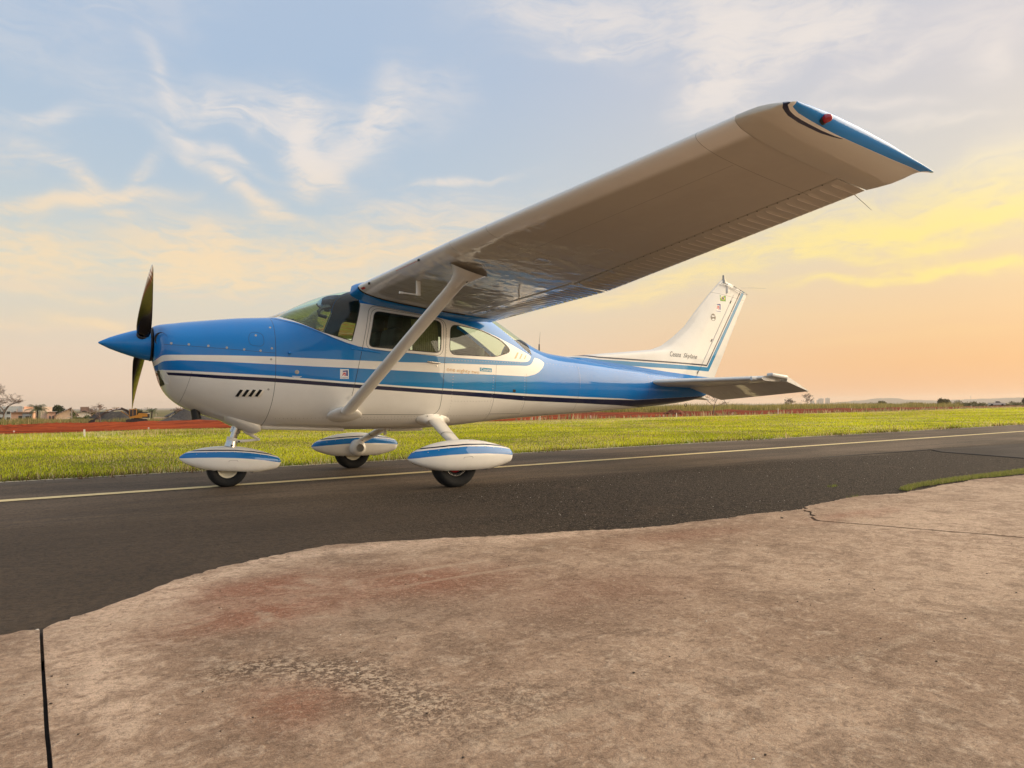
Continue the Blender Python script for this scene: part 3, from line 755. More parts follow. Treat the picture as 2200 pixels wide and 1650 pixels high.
mb = MB(); mb.box((27*I, 0, 73.0*I), (2.2*I, 2*I, 3*I), 0, .01); P_(mb.build('compass', M['black'])); mb = MB(); mb.tube([Vector((11, -6, 61))*I, Vector((11, -6, 64))*I], .35*I, 8); mb.box((10.6*I, -6*I, 65.4*I), (1.6*I, 2.6*I, 2.6*I), 0, .01); P_(mb.build('dashboard_mount', M['black']))
mb = MB(); mb.tube([Vector((24, -9, 74)), Vector((20, -10, 73.0)), Vector((18, -11, 71.2)), Vector((19, -11, 69.6)), Vector((23, -11, 69.2))][0:0] or [Vector(p)*I for p in ((26, -7, 72.5), (22.5, -8, 71.8), (20.6, -9, 70.2), (21.0, -9, 68.6), (24, -9, 68.0))], .75*I, 8); P_(mb.build('headset', M['black']))

# ------------------------------------------------------------------ wings
def wpar(y):
    """leading edge x,z, trailing edge x,z and thickness ratio at span station y (inches, positive outboard)"""
    if y <= 100:
        t = (y-20)/80; le = (31+2*t, 78.5+3.3*t); te = (97, 69.0+2.7*t)
    else:
        t = (y-100)/108; le = (33+7*t, 81.8+4.6*t); te = (97-13*t, 71.7+7.6*t)
    return le, te
def af(u, upper):
    t = .12; yt = 5*t*(.2969*math.sqrt(u)-.126*u-.3516*u*u+.2843*u**3-.1036*u**4); m_, p_ = .02, .4
    yc = m_/p_**2*(2*p_*u-u*u) if u < p_ else m_/(1-p_)**2*((1-2*p_)+2*p_*u-u*u)
    return yc+yt if upper else yc-yt
def wpt(y, u, upper, s_, tk=1.0, mid=0.0, bead=0.0):
    le, te = wpar(y); cx, cz = te[0]-le[0], te[1]-le[1]; L = math.hypot(cx, cz); ex, ez = cx/L, cz/L
    h = af(u, upper)*L; hm = (af(u, True)+af(u, False))/2*L
    h = hm+(h-hm)*tk+mid+bead
    return Vector((le[0]+ex*u*L-ez*h*(1 if 1 else 0), s_*y, le[1]+ez*u*L+ex*h))*I
M['wing'] = None
def wingpaint():
    m, nt, b = new_mat('wing paint'); oc = coord(nt); X, Y_, Z = sep(nt, oc); x = X/I; y = Y_.abs()/I
    g = noise(nt, scalev(nt, oc, (1, .35, 1)), 2.6, 5, .6).sstep(.3, .8)
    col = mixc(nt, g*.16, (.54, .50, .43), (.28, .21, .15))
    # skin lap joints along the ribs and the spar
    xl = (y-20)*.025+31.0; xl = xl+(y-100).max(0.0)*.041; lit_le = (x-xl).sstep(5.5, 3.2); col = mixc(nt, lit_le, col, (.86, .84, .80))  # leading edge white, rest darkened: light and shade put into the paint colour
    lapse = None
    for yy in (100.5, 120.5, 196.5):
        t = (y-yy).abs().lt(.07); lapse = t if lapse is None else lapse.max(t)
    lapse = lapse.max((x-48.0-(y-20)*.018).abs().lt(.06)*y.lt(196))
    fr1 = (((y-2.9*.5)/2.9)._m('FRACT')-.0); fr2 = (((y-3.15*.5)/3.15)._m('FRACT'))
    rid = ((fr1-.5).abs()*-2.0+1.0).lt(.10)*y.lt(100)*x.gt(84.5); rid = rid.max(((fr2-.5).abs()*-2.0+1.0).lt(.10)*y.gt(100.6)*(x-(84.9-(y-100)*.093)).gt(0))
    col = mixc(nt, rid*.65, col, (.86, .80, .72))  # paler stripes paint in the light caught by the bead ridges
    col = mixc(nt, lapse*.55, col, (.10, .08, .06))
    put(nt, b, 'Base Color', col); paint_base(nt, b, .3, .7)
    # glossy inboard, dull chalky outboard
    fade = y.sstep(96, 150)
    put(nt, b, 'Coat Weight', (fade*-.7)+1.0); put(nt, b, 'Roughness', fade*.28+.26)
    rb = ((y*(1/4.0)*math.pi*2)._m('SINE'))*.5
    h = noise(nt, scalev(nt, oc, (1.0, 1.6, 1.0)), 3.2, 2, .5)+noise(nt, oc, 9.0, 2, .5)*.25
    n_ = bump(nt, b, h, .55, .02, 'Coat Normal'); nt.links.new(n_.outputs[0], b.inputs['Normal'])
    return m
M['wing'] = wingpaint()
def tippaint():
    m, nt, b = new_mat('wing tip paint'); oc = coord(nt); X, Y_, Z = sep(nt, oc); x = X/I; y = Y_.abs()/I; z = Z/I
    # painted flash on the outer face, pointed forward
    yb = curve(nt, x, [(41, 218), (43.8, 216.2), (46, 215.75), (50, 215.65), (60, 215.65), (92, 215.8)], 40, 100, 205, 225)
    yn = curve(nt, x, [(41.0, 216.4), (42.3, 215.0), (44.6, 214.5), (48, 214.35), (54, 214.6), (60, 215.3), (61, 215.6)], 40, 100, 205, 225)
    navy = y.gt(yn)*x.gt(41.4)*x.lt(60.5)
    whi = y.gt(yn+(yb-yn)*.5)*x.gt(42.6)
    blu = y.gt(yb)*x.gt(43.6)
    col = mixc(nt, navy, (.60, .56, .48), NAVY); col = mixc(nt, whi, col, WHITE); col = mixc(nt, blu, col, BLUE)
    put(nt, b, 'Base Color', col); paint_base(nt, b); wavy(nt, b, oc, .1); return m
M['tip'] = tippaint()
def us(n, a=0.0, b=1.0):
    return [a+(b-a)*(1-math.cos(math.pi*k/n))/2 for k in range(n+1)]
def section(y, s_, ua, ub, n=26, tk=1.0, mid=0.0, beads=None):
    U = us(n, ua, ub) if ua == 0 else [ua+(ub-ua)*k/n for k in range(n+1)]
    up = [wpt(y, u, True, s_, tk, mid, beads(y, u) if beads else 0) for u in U]
    lo = [wpt(y, u, False, s_, tk, mid, -(beads(y, u)) if beads else 0) for u in U]
    return lo[::-1]+up[1:] if ua == 0 else lo[::-1]+up
def bead_f(pitch, u0, depth):
    def f(y, u):
        q = ((y % pitch)/pitch-.5)*2; k = math.exp(-(q*q)/.035)
        return depth*k*sm(u, u0-.015, u0+.03)*(1-.75*sm(u, u0+.03, 1.0))
    return f
def build_wing(s_):
    ys = list(np.linspace(20, 100, 9))+list(np.linspace(102, 206, 12))
    rings = [section(y, s_, 0, .735 if y <= 100.2 else .755) for y in ys]
    n0 = len(rings[0])
    V, F = loft(rings, True); me = mesh_np('wing', V, F)
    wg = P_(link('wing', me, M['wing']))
    # shear edge at the rear closed by the loft itself; outer 12 inches aft of the aileron belong to the tip
    for nm, ya, yb, ua, pitch, u0 in (('flap', 20.6, 99.6, .742, 2.9, .80), ('aileron', 100.6, 205.85, .762, 3.15, .79)):
        f = bead_f(pitch, u0, .40); st = np.arange(ya, yb+.01, pitch/9)
        rr = [section(y, s_, ua, 1.0, 14, 1.0, 0, f) for y in st]; V, F = loft(rr, True, True, True)
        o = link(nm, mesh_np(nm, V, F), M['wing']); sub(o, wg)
    # wing tip: underside runs out to a chine, from which the painted outer face rises to the tip edge
    zch = lambda x: float(np.interp(x, [41, 43.8, 46.7, 50.2, 53.6, 57.2, 64.9, 77.3, 92], [85.7, 85.4, 85.0, 84.5, 84.0, 83.5, 82.9, 82.0, 81.3]))
    zed = lambda x: float(np.interp(x, [40.3, 44.3, 47.6, 55.5, 64.9, 75.1, 89.1, 92.3], [86.1, 86.7, 87.0, 86.9, 86.1, 84.9, 82.3, 81.6]))
    def tring(y, yl, su, sl, x0, x1, cl):
        le, te = wpar(206); up, lo = [], []
        for X in [x0+(x1-x0)*k for k in us(30)]:
            u = min(1, max(0, (X-le[0])/(te[0]-le[0]))); U_ = wpt(206, u, True, s_).z/I; L_ = wpt(206, u, False, s_).z/I; f = min(1, max(0, (X-x0)/3.0)); f = math.sqrt(f*(2-f)); g = min(1, (x1-X)/6.0)
            L_ = L_*(1-cl)+zch(X)*cl; e = zed(X); zu = U_*(1-su)+e*su; zl = L_*(1-sl)+e*sl; m_ = (zu+zl)/2; k_ = 1-(1-min(f, .02+.98*g))*min(1, cl*1.2)
            up.append(Vector((X, s_*y, m_+(zu-m_)*k_))*I); lo.append(Vector((X, s_*yl, m_+(zl-m_)*k_))*I)
        return lo[::-1]+up[1:]
    rr = [tring(*a_) for a_ in ((206.0, 206.0, 0, 0, 39.88, 84.3, 0), (208.5, 208.5, .04, 0, 39.95, 84.7, .02), (211, 211.2, .14, 0, 40.2, 85.4, .12), (213, 213.3, .30, 0, 40.9, 86.4, .4), (214.6, 214.7, .48, 0, 41.5, 87.4, .75), (215.3, 215.6, .60, .02, 42.0, 88.4, 1), (215.6, 216.4, .70, .22, 42.4, 89.4, 1), (215.8, 216.9, .79, .42, 42.9, 90.3, 1), (216.0, 217.15, .87, .60, 43.6, 91.1, 1), (216.2, 217.1, .93, .76, 44.3, 91.7, 1), (216.35, 216.85, .98, .90, 45.2, 92.2, 1), (216.5, 216.5, 1, .99, 46.4, 92.6, 1))]
    V, F = loft(rr, True, True, True); tip = link('wing_tip', mesh_np('wing_tip', V, F), M['tip']); sub(tip, wg)
    # navigation light
    mb = MB(); mb.lathe(Vector((52.6, s_*216.6, 85.2))*I, (.1, s_*1, -.1), [(0, .020), (.014, .022), (.026, .020), (.038, .014), (.044, .0005)], 24)
    sub(mb.build('navigation_light', M['navred'] if s_ < 0 else M['navgreen']), wg)
    mb = MB(); mb.lathe(Vector((52.6, s_*216.3, 85.2))*I, (.1, s_*1, -.1), [(0, .027), (.010, .026), (.013, .020)], 24); sub(mb.build('light_base', M['black']), wg)
    # inspection plates and fittings underneath
    def under(y, u, off=0.0): return wpt(y, u, False, s_, 1.0, -off)
    def unor(y, u):
        a = under(y, u+.01)-under(y, u-.01); b = under(y+1, u)-under(y-1, u); n_ = a.cross(b); return (n_ if n_.z < 0 else -n_).normalized()
    for y, u, r in ((115, .40, 2.6), (135, .55, 2.6), (95, .20, 2.8), (60, .5, 2.4), (40, .3, 2.2)):
        c_ = under(y, u); n_ = unor(y, u); mb = MB(); mb.lathe(c_-n_*.002, n_, [(0, r*I), (.0035, r*I), (.0036, (r-.15)*I), (.0028, (r-.3)*I), (.003, .0004)], 32); sub(mb.build('inspection_plate', M['wing']), wg)
    riv_ = MB()
    for y in (24, 40, 56, 72, 84, 100.2, 120.2): 
        for u in np.arange(.06, .72, .02 if y < 90 else .03):
            riv_.disc(under(y, u)+unor(y, u)*-.001, unor(y, u), .11*I, 6, .0022)
    for y in np.arange(22, 130, 1.7): riv_.disc(under(y, .47), unor(y, .47), .11*I, 6, .0012)
    for y in np.arange(22, 99, 1.5): riv_.disc(under(y, .715), unor(y, .715), .11*I, 6, .0012)
    o = sub(riv_.build('rivets', M['wing']), wg); o['kind'] = 'stuff'
    if s_ < 0:
        # pitot mast, vent pipe, stall warner, fuel drain
        c_ = under(62, .135); mb = MB(); mb.tube([c_+Vector((0, 0, .02)), c_+Vector((0, 0, -5.2))*I], .95*I, 14, True, .5); mb.tube([c_+Vector((.3, 0, -4.9))*I, c_+Vector((-6.0, 0, -4.7))*I], .26*I, 10); mb.tube([c_+Vector((-6, 0, -4.7))*I, c_+Vector((-7.4, 0, -4.65))*I], .42*I, 10); sub(mb.build('pitot_tube', M['white']), wg)
        c_ = under(80, .62); mb = MB(); mb.tube([c_, c_+Vector((.2, 0, -2.6))*I, c_+Vector((-.8, 0, -3.8))*I], .22*I, 8); sub(mb.build('fuel_vent', M['dullsteel']), wg)
        c_ = under(72, .26); mb = MB(); mb.tube([c_, c_+Vector((0, 0, -1.9))*I], .24*I, 8); sub(mb.build('tie_down_ring', M['steel']), wg)
        mb = MB(); c_ = wpt(37, .004, False, s_); mb.box(c_+Vector((-.004, 0, 0)), (.014, .03, .022), 0, .003); sub(mb.build('stall_warning_vane', M['black']), wg)
        mb = MB(); c_ = wpt(79, .004, False, s_); mb.box(c_+Vector((-.003, 0, 0)), (.010, .03, .02), 0, .003); sub(mb.build('landing_light_vent', M['black']), wg)
        for ya, yb, nm in ((28.2, 31.6, M['red']), ):
            V = []; F = []; 
            for j, uu in enumerate((.006, .012, .018)):
                for i in range(5): p = wpt(ya+(yb-ya)*i/4, uu, False, s_, 1, -.04); V.append(p)
            F = [(j*5+i, j*5+i+1, (j+1)*5+i+1, (j+1)*5+i) for j in range(2) for i in range(4)]
            sub(link('warning_marking', mesh_np('warning', V, F), nm), wg)
        V = []; F = []
        for k in range(16):
            y0 = 61+k*1.1; b0 = len(V)
            V += [wpt(y0, .003, False, s_, 1, -.04), wpt(y0+.75, .003, False, s_, 1, -.04), wpt(y0+.75, .0052, False, s_, 1, -.04), wpt(y0, .0052, False, s_, 1, -.04)]; F.append((b0, b0+1, b0+2, b0+3))
        sub(link('leading_edge_marking', mesh_np('marking', V, F), M['orange']), wg)
    # static wick at the aileron end
    a = wpt(203, .995, False, s_); mb = MB(); mb.tube([a, a+Vector((6.0, s_*.5, -2.9))*I], [.12*I, .06*I], 6); sub(mb.build('static_wick', M['dullsteel']), wg)
    mb = MB()
    for y in np.arange(101, 204, 3.15): mb.box(wpt(y, .765, False, s_, 1, -.05), (.008, .005, .004))
    o = sub(mb.build('hinge_pins', M['black']), wg); o['kind'] = 'stuff'
    # root fairing, blue
    rr = []
    for y, g in ((18.5, 1.1), (20.5, 1.05), (22.5, .8), (24.5, .45), (26.0, .18), (26.4, -.1)):
        U = us(26); le, te = wpar(y); L = math.hypot(te[0]-le[0], te[1]-le[1])
        lo = [wpt(y, u, False, s_, 1, 0, -g*(1-sm(u, .8, 1))) for u in U]; up_ = [wpt(y, u, True, s_, 1, 0, g*.8*(1-sm(u, .7, 1))) for u in U]
        ring_ = lo[::-1]+up_[1:]; 
        for i, p in enumerate(ring_):
            k_ = abs(i-26)/26; 
            if k_ < .5: ring_[i] = p+Vector((-g*.25*(1-(k_/.5))**1.0, 0, 0))*I
        rr.append(ring_)
    V, F = loft(rr, True); sub(link('wing_root_fairing', mesh_np('fairing', V, F), M['blue']), wg)
    mb = MB(); mb.tube([wpt(26.5, u, False, s_, 1, 0, -.1) for u in us(30, 0.0, .735)], .28*I, 8); sub(mb.build('root_seal', M['seal']), wg)
    # strut
    A_ = Vector((27.6, s_*20.6, 27.8)); B_ = Vector((46.5, s_*88, 76.6)); ax = (B_-A_).normalized(); cv = Vector((1, 0, 0)); cv = (cv-ax*cv.dot(ax)).normalized(); tv = ax.cross(cv)
    rr = []
    for t in np.linspace(.02, .93, 14):
        c_ = A_.lerp(B_, t); rg = []
        for k in range(28):
            th = 2*math.pi*k/28; u_ = math.cos(th); v_ = math.sin(th); chx = 2.65; thk = 1.15
            rg.append((c_+cv*(chx*u_+(.35 if u_ > 0 else 0)*u_)+tv*(thk*v_*(1-.28*u_)))*I)
        rr.append(rg)
    V, F = loft(rr, True, True, True); sp = P_(link('wing_strut', mesh_np('strut', V, F), M['white']))
    # upper cuff flaring into the wing
    rr = []
    for t, g, gt in ((.90, 1.03, 1.05), (.93, 1.1, 1.3), (.955, 1.35, 1.9), (.975, 1.75, 2.9), (.99, 2.3, 4.2), (1.003, 2.9, 5.6)):
        c_ = A_.lerp(B_, t); rg = []
        for k in range(28):
            th = 2*math.pi*k/28; u_ = math.cos(th); v_ = math.sin(th); p = c_+cv*(2.75*u_*g)+tv*(1.2*v_*gt)
            if t > .97: p.z = p.z*(1-.7*(t-.97)/.033)+(wpt(abs(p.y), min(.7, max(.01, (p.x-33)/64)), False, s_).z/I)*(.7*(t-.97)/.033)
            rg.append(p*I)
        rr.append(rg)
    V, F = loft(rr, True); sub(link('upper_strut_fairing', mesh_np('cuff', V, F), M['white']), sp)
    mb = MB(); c_ = A_.lerp(B_, .955)-tv*0; mb.box((c_+tv*(-1.9 if s_ < 0 else 1.9)*0+Vector((1.2, s_*2.4, -1.0)))*I, (.006, .012, .055), 0, 0, .5); sub(mb.build('cuff_slot', M['black']), sp)
    # lower boot hugging the belly side
    rr = []
    for q, g in ((0, 1.0), (.25, .95), (.5, .84), (.75, .66), (1.0, .42)):
        rg = []
        for k in range(32):
            th = 2*math.pi*k/32; px = 27.9+6.8*math.cos(th)*g+.5*q+(.8*(1-q) if math.cos(th) > 0 else 0)*math.cos(th); pz = 27.3+3.5*math.sin(th)*g*(1 if math.sin(th) > 0 else .8)*(1-.35*max(0, math.cos(th))**2)+1.6*q
            base_ = Vector(onside(px, max(pz, 23.2), s_, 0))/I if True else None
            rg.append((base_+Vector((0, s_*(-.3+3.0*math.sin(q*math.pi/2)), 0)))*I)
        rr.append(rg)
    V, F = loft(rr, True, False, True); sub(link('lower_strut_fairing', mesh_np('boot', V, F), M['white']), sp)
    return wg
def emis_glass(name, col):
    m, nt, b = new_mat(name); put(nt, b, 'Base Color', col); put(nt, b, 'Roughness', .08); put(nt, b, 'Coat Weight', 1.0); return m
M['navred'] = emis_glass('red lens', (.42, .004, .02)); M['navgreen'] = emis_glass('green lens', (.01, .3, .08)); M['orange'] = simple('orange mark', (.75, .16, .03), .4)
build_wing(-1); build_wing(1)

# ------------------------------------------------------------------ tail
def finpaint():
    m, nt, b = new_mat('fin paint'); oc = coord(nt); X, Y_, Z = sep(nt, oc); x = X/I; z = Z/I
    nav = curve(nt, x, [(165, 57.0), (173.6, 56.3), (221.7, 55.1), (252.8, 54.2), (300, 52.5)], 150, 300)
    e1 = (z-nav)
    # lines parallel to the rudder trailing edge: slope of that edge
    k = (291.0-258.4)/(101.9-54.4)
    tr = ((x-258.4)-(z-54.4)*k)      # >0 aft of the navy line
    dn = (e1*-1.0).max(tr*.8)       # distance outwards from the navy line
    col = mixc(nt, dn.abs().lt(.42), (.78, .76, .71), NAVY)
    col = mixc(nt, dn.gt(1.1)*dn.lt(3.5), col, (.004, .22, .45))
    low = curve(nt, x, [(165, 55.6), (173.9, 54.6), (221.6, 49.7), (248.3, 47.5), (263.7, 46.8), (300, 46)], 150, 300)
    col = mixc(nt, z.lt(low), col, BLUE)
    hinge = (x-(247.9+(z-46.4)*.68)).abs().lt(.10)*z.lt(97.0)
    capl = (z-98.8+(x-262)*.10).abs().lt(.09)
    ribs = ((x-(214+(z-60)*.72)).abs().lt(.05))*z.gt(58.0)
    col = mixc(nt, hinge.max(capl)*.7, col, (.05, .045, .04)); col = mixc(nt, ribs*.3, col, (.2, .18, .15))
    g = noise(nt, oc, 4.0, 6, .65).sstep(.4, .8); col = mixc(nt, g*.1, col, (.30, .24, .17))
    put(nt, b, 'Base Color', col); paint_base(nt, b, .3, .6); wavy(nt, b, oc, .3, 3.0); return m
M['fin'] = finpaint()
LE = [(45, 150), (56.2, 152), (57.0, 162), (58.5, 177.3), (60.2, 196), (62.0, 214.0), (64.5, 222.1), (69.7, 231.1), (76.4, 240.7), (86.1, 250.2), (96.9, 261.7), (104.6, 270.6), (106.2, 272.6), (106.8, 274.4)]
def xle(z): return float(np.interp(z, [a for a, b in LE], [b for a, b in LE]))
def xte(z): return 265.3+(z-45.8)*.588
def xh(z): return 249.0+(z-48)*.68
def xtop(x): return 106.9-(x-274)*.30 if x > 274 else 106.9
def fin_th(x, z):
    zz = min(1, max(0, (z-58)/46)); hm = 2.9-1.25*zz; d_ = max(0, x-xle(z)); a = hm*(1-math.exp(-d_/7.0)); lead = .45*min(1, d_/1.0)
    return max(.06, max(a, lead)*min(1, max(.02, (xte(z)-x)/(30-8*zz))**.9))
def fsurf(x, z, off=0.0): return Vector((x, -(fin_th(x, z)+off), z))*I
def fin_part(name, fa, fb, zs, n=26, hinge_round=False):
    rr = []
    for z in zs:
        a, b = fa(z), fb(z); 
        if b-a < .3: b = a+.3
        U = [(1-math.cos(math.pi*k/n))/2 for k in range(n+1)] if fa is xle else [k/n for k in range(n+1)]
        zt = lambda x: min(z, xtop(x)) if z > 96 else z
        pr = [Vector((a+(b-a)*u, fin_th(a+(b-a)*u, z), zt(a+(b-a)*u))) for u in U]; rr.append([p*I for p in pr]+[Vector((p.x, -p.y, p.z))*I for p in pr[::-1]])
    V, F = loft(rr, True, True, True); return P_(link(name, mesh_np(name, V, F), M['fin']))
zs = [46, 50, 54, 56.2, 56.5, 57, 57.6, 58.5, 59.4, 60.2, 61.2, 62, 62.8, 63.6, 64.5, 66, 67.8, 69.7, 72, 74.4, 76.4, 80, 84, 88, 92, 96.5, 98.4]
fin = fin_part('vertical_fin', xle, xh, zs+[99, 101.5, 104, 105.4, 106.3, 106.9])
fin2 = fin_part('rudder', lambda z: xh(z)+.25 if z < 98.6 else xh(98.6)+.25+(z-98.6)*0-3.2, xte, [46.2, 50, 54, 60, 66, 72, 78, 84, 90, 95, 98.5, 98.7, 100, 101.5, 102.6, 103.2])
mb = MB(); mb.tube([Vector((275.8, 0, 104.8))*I, Vector((275.8, 0, 107.2))*I], [1.6*I, 1.25*I], 16); mb.tube([Vector((275.8, 0, 107.0))*I, Vector((275.8, 0, 109.9))*I], [.8*I, .72*I], 14); P_(mb.build('beacon_base', M['dullsteel']))
mb = MB(); mb.tube([Vector((272, -1.6, 104.4))*I, Vector((284, -2.2, 101.6))*I, Vector((293, -2.2, 99.2))*I], .32*I, 8); mb.tube([Vector((272, 1.6, 104.4))*I, Vector((284, 2.2, 101.6))*I, Vector((293, 2.2, 99.2))*I], .32*I, 8); mb.tube([Vector((277.6, -1.4, 104.6))*I, Vector((277.2, -1.7, 98.8))*I], .55*I, 10); P_(mb.build('tail_antenna', M['white']))
mb = MB(); mb.tube([Vector((289, -2, 102.9))*I, Vector((300, -2, 103.9))*I, Vector((312.9, -2, 104.6))*I], .10*I, 6); P_(mb.build('tail_wick', M['dullsteel']))
for x, z in ((280.5, 93.6), (262.2, 69.2), (249.6, 49.8)):
    mb = MB(); p = fsurf(x, z, .02); mb.box(p, (.012, .012, .05), 0, 0, .6); P_(mb.build('rudder_hinge', M['black']))
# stickers on the fin
fs = lambda x, z, o_: fsurf(x, z, o_)
wrap(flat([[(0, 0), (5.2, 0), (5.2, 3.5), (0, 3.5)]]), 270.6, 93.6, 1, 0, .05, 'flag_field', simple('flag green', (.10, .34, .02), .4), fin2, fs)
wrap(flat([[(.4, 1.75), (2.6, .4), (4.8, 1.75), (2.6, 3.1)]]), 270.6, 93.6, 1, 0, .08, 'flag_diamond', simple('flag yellow', (.75, .62, .03), .4), fin2, fs)
wrap(flat([[(2.6+.85*math.cos(t), 1.75+.85*math.sin(t)) for t in np.linspace(0, 2*math.pi, 16, endpoint=False)]]), 270.6, 93.6, 1, 0, .11, 'flag_disc', M['logoblue'], fin2, fs)
emblem(266.0, 86.4, 1.5, fs, fin, 'fin_emblem')
wrap(flat([[(2.3*math.cos(t)*(1-.12*math.sin(t)), 2.2*math.sin(t)) for t in np.linspace(0, 2*math.pi, 18, endpoint=False)]]), 263.8, 83.2, 1, 0, .05, 'crest', simple('crest grey', (.22, .19, .16), .5), fin, fs)
wrap(flat([[(-1.5, -1.3), (-.1, -2.0), (1.6, -1.2), (.2, -.7)], [(-1.7, .5), (-.2, .1), (1.6, .6), (1.2, 1.0), (-1.3, 1.0)]]), 263.8, 83.2, 1, 0, .08, 'crest_detail', M['decal'], fin, fs)
wrap(fit('Cessna', 8.6, 2.9, shear=.25), 226.2, 58.4, 1, -.03, .06, 'fin_lettering', M['black'], fin, fs)
wrap(fit('Skylane', 12.0, 2.6, shear=.45), 236.8, 58.1, 1, -.05, .06, 'fin_lettering', M['black'], fin, fs)
# tailplane with elevators drooped
def tail_rings(s_, xa, za, xb, zb, ys, th, taper_both=True, n=14):
    rr = []
    for y in ys:
        t = (y-6)/(66-6); a = (xa[0]+(xa[1]-xa[0])*t, za[0]+(za[1]-za[0])*t); b = (xb[0]+(xb[1]-xb[0])*t, zb[0]+(zb[1]-zb[0])*t); U = us(n); up = []; lo = []
        L = math.hypot(b[0]-a[0], b[1]-a[1]); ex, ez = (b[0]-a[0])/L, (b[1]-a[1])/L; T = th*(1-.35*t)
        for u in U:
            f = math.sqrt(min(1, u/.3)) if taper_both is True else 1-.0*u
            h = (T*(math.sqrt(1-(1-min(1, u/.35))**2)) if taper_both else T*(1-u)**.9+.08)
            up.append(Vector((a[0]+ex*u*L-ez*h, s_*y, a[1]+ez*u*L+ex*h))*I); lo.append(Vector((a[0]+ex*u*L+ez*h, s_*y, a[1]+ez*u*L-ex*h))*I)
        rr.append(lo[::-1]+up[1:])
    return rr
def tailmat():
    m, nt, b = new_mat('tailplane paint'); oc = coord(nt); g = noise(nt, scalev(nt, oc, (1, 3, 1)), 3.0, 5, .6).sstep(.35, .75)
    put(nt, b, 'Base Color', mixc(nt, g*.16, (.74, .72, .67), (.3, .24, .18))); paint_base(nt, b, .3, .7); wavy(nt, b, oc, .4, 3.0); return m
M['tail'] = tailmat()
for s_ in (-1, 1):
    rr = tail_rings(s_, (208, 225.5), (43.3, 43.6), (240.5, 240.3), (42.6, 43.4), np.linspace(2, 66, 12), 2.1); V, F = loft(rr, True, False, True); st_ = P_(link('tailplane', mesh_np('tailplane', V, F), M['tail']))
    rr = tail_rings(s_, (241.2, 240.8), (42.3, 43.2), (266.5, 258.6), (33.4, 36.9), np.linspace(4.5, 69.5, 120), 2.0, False)
    V, F = loft(rr, True, True, True); el_ = sub(link('elevator', mesh_np('elevator', V, F), M['tail']), st_)
    mb = MB(); mb.box(Vector((234.6, s_*68.3, 44.6))*I, (12.5*I, 3.6*I, 1.9*I), 0, .018, .10); sub(mb.build('elevator_horn', M['tail']), st_)
    mb = MB(); mb.tube([Vector((222.5+t*1.9, s_*(62+t*.5), 43.5))*I for t in (0, 3, 6, 8.6)], 1.05*I, 12, True, .8); sub(mb.build('tailplane_tip', M['white']), st_)
    mb = MB(); mb.tube([Vector((257.5, s_*68, 37.2))*I, Vector((263.5, s_*69, 33.6))*I], [.12*I, .06*I], 6); sub(mb.build('static_wick', M['dullsteel']), st_)
    mb = MB()
    for y in (20, 25, 30, 35, 40): mb.tube([Vector((243+.02*y, s_*y, 40.2+.018*y))*I, Vector((257-.06*y, s_*(y-4), 35.0+.045*y))*I], .13*I, 6)
    o = sub(mb.build('elevator_beads', M['tail']), st_); o['kind'] = 'stuff'
mb = MB(); mb.tube([Vector((241.2+.9*math.cos(t), 0, 30.4+.9*math.sin(t)))*I for t in np.linspace(0, 6.3, 14)], .16*I, 6); P_(mb.build('tail_tie_down', M['black']))
mb = MB(); mb.tube([Vector((137, 0, 56))*I, Vector((137.1, 0, 62.0))*I], [.42*I, .3*I], 8); mb.tube([Vector((137.1, 0, 62))*I, Vector((137.8, 0, 68.2))*I], [.09*I, .05*I], 6); P_(mb.build('whip_antenna', M['black']))
mb = MB(); mb.tube([Vector((24, -3, 23))*I, Vector((24.2, -3, 17.5))*I], .09*I, 6); P_(mb.build('belly_antenna', M['black']))
mb = MB(); mb.box(Vector((63, 0, 20.6))*I, (16*I, 3*I, 1.2*I), 0, .008); mb.box(Vector((55, 4, 19.8))*I, (1.2*I, 1*I, 3.2*I), 0, .004); P_(mb.build('belly_fairing', M['white']))
mb = MB(); mb.box(Vector((15, 0, 22.8))*I, (34*I, 17*I, 2.4*I), 0, .025, .045); P_(mb.build('belly_tunnel', M['white']))

# ------------------------------------------------------------------ landing gear
def pantpaint():
    m, nt, b = new_mat('wheel pant paint'); oc = coord(nt); X, Y_, Z = sep(nt, oc); x = X/I; z = Z/I
    bu = curve(nt, x, [(-23, 1.2), (-20, 2.6), (-16, 3.1), (-8, 3.7), (0, 4.0), (8, 3.75), (16, 2.9), (22, 1.7)], -24, 24, -10, 10)
    bl = curve(nt, x, [(-23, .0), (-16, .65), (-8, 1.1), (0, 1.25), (8, 1.0), (16, .35), (22, -.3)], -24, 24, -10, 10)
    nu_ = bu+.72; nt_ = curve(nt, x, [(-23, .25), (-10, .5), (10, .45), (22, .3)], -24, 24, -10, 10)
    col = mixc(nt, z.gt(bl)*z.lt(bu), WHITE, (.004, .17, .50)); col = mixc(nt, z.gt(nu_-nt_*.5)*z.lt(nu_+nt_*.5), col, NAVY)
    g = noise(nt, oc, 9.0, 6, .65).sstep(.4, .8)*z.sstep(2, -6); col = mixc(nt, g*.18, col, (.30, .22, .14))
    put(nt, b, 'Base Color', col); paint_base(nt, b); wavy(nt, b, oc, .12, 4.0); return m
M['pant'] = pantpaint()
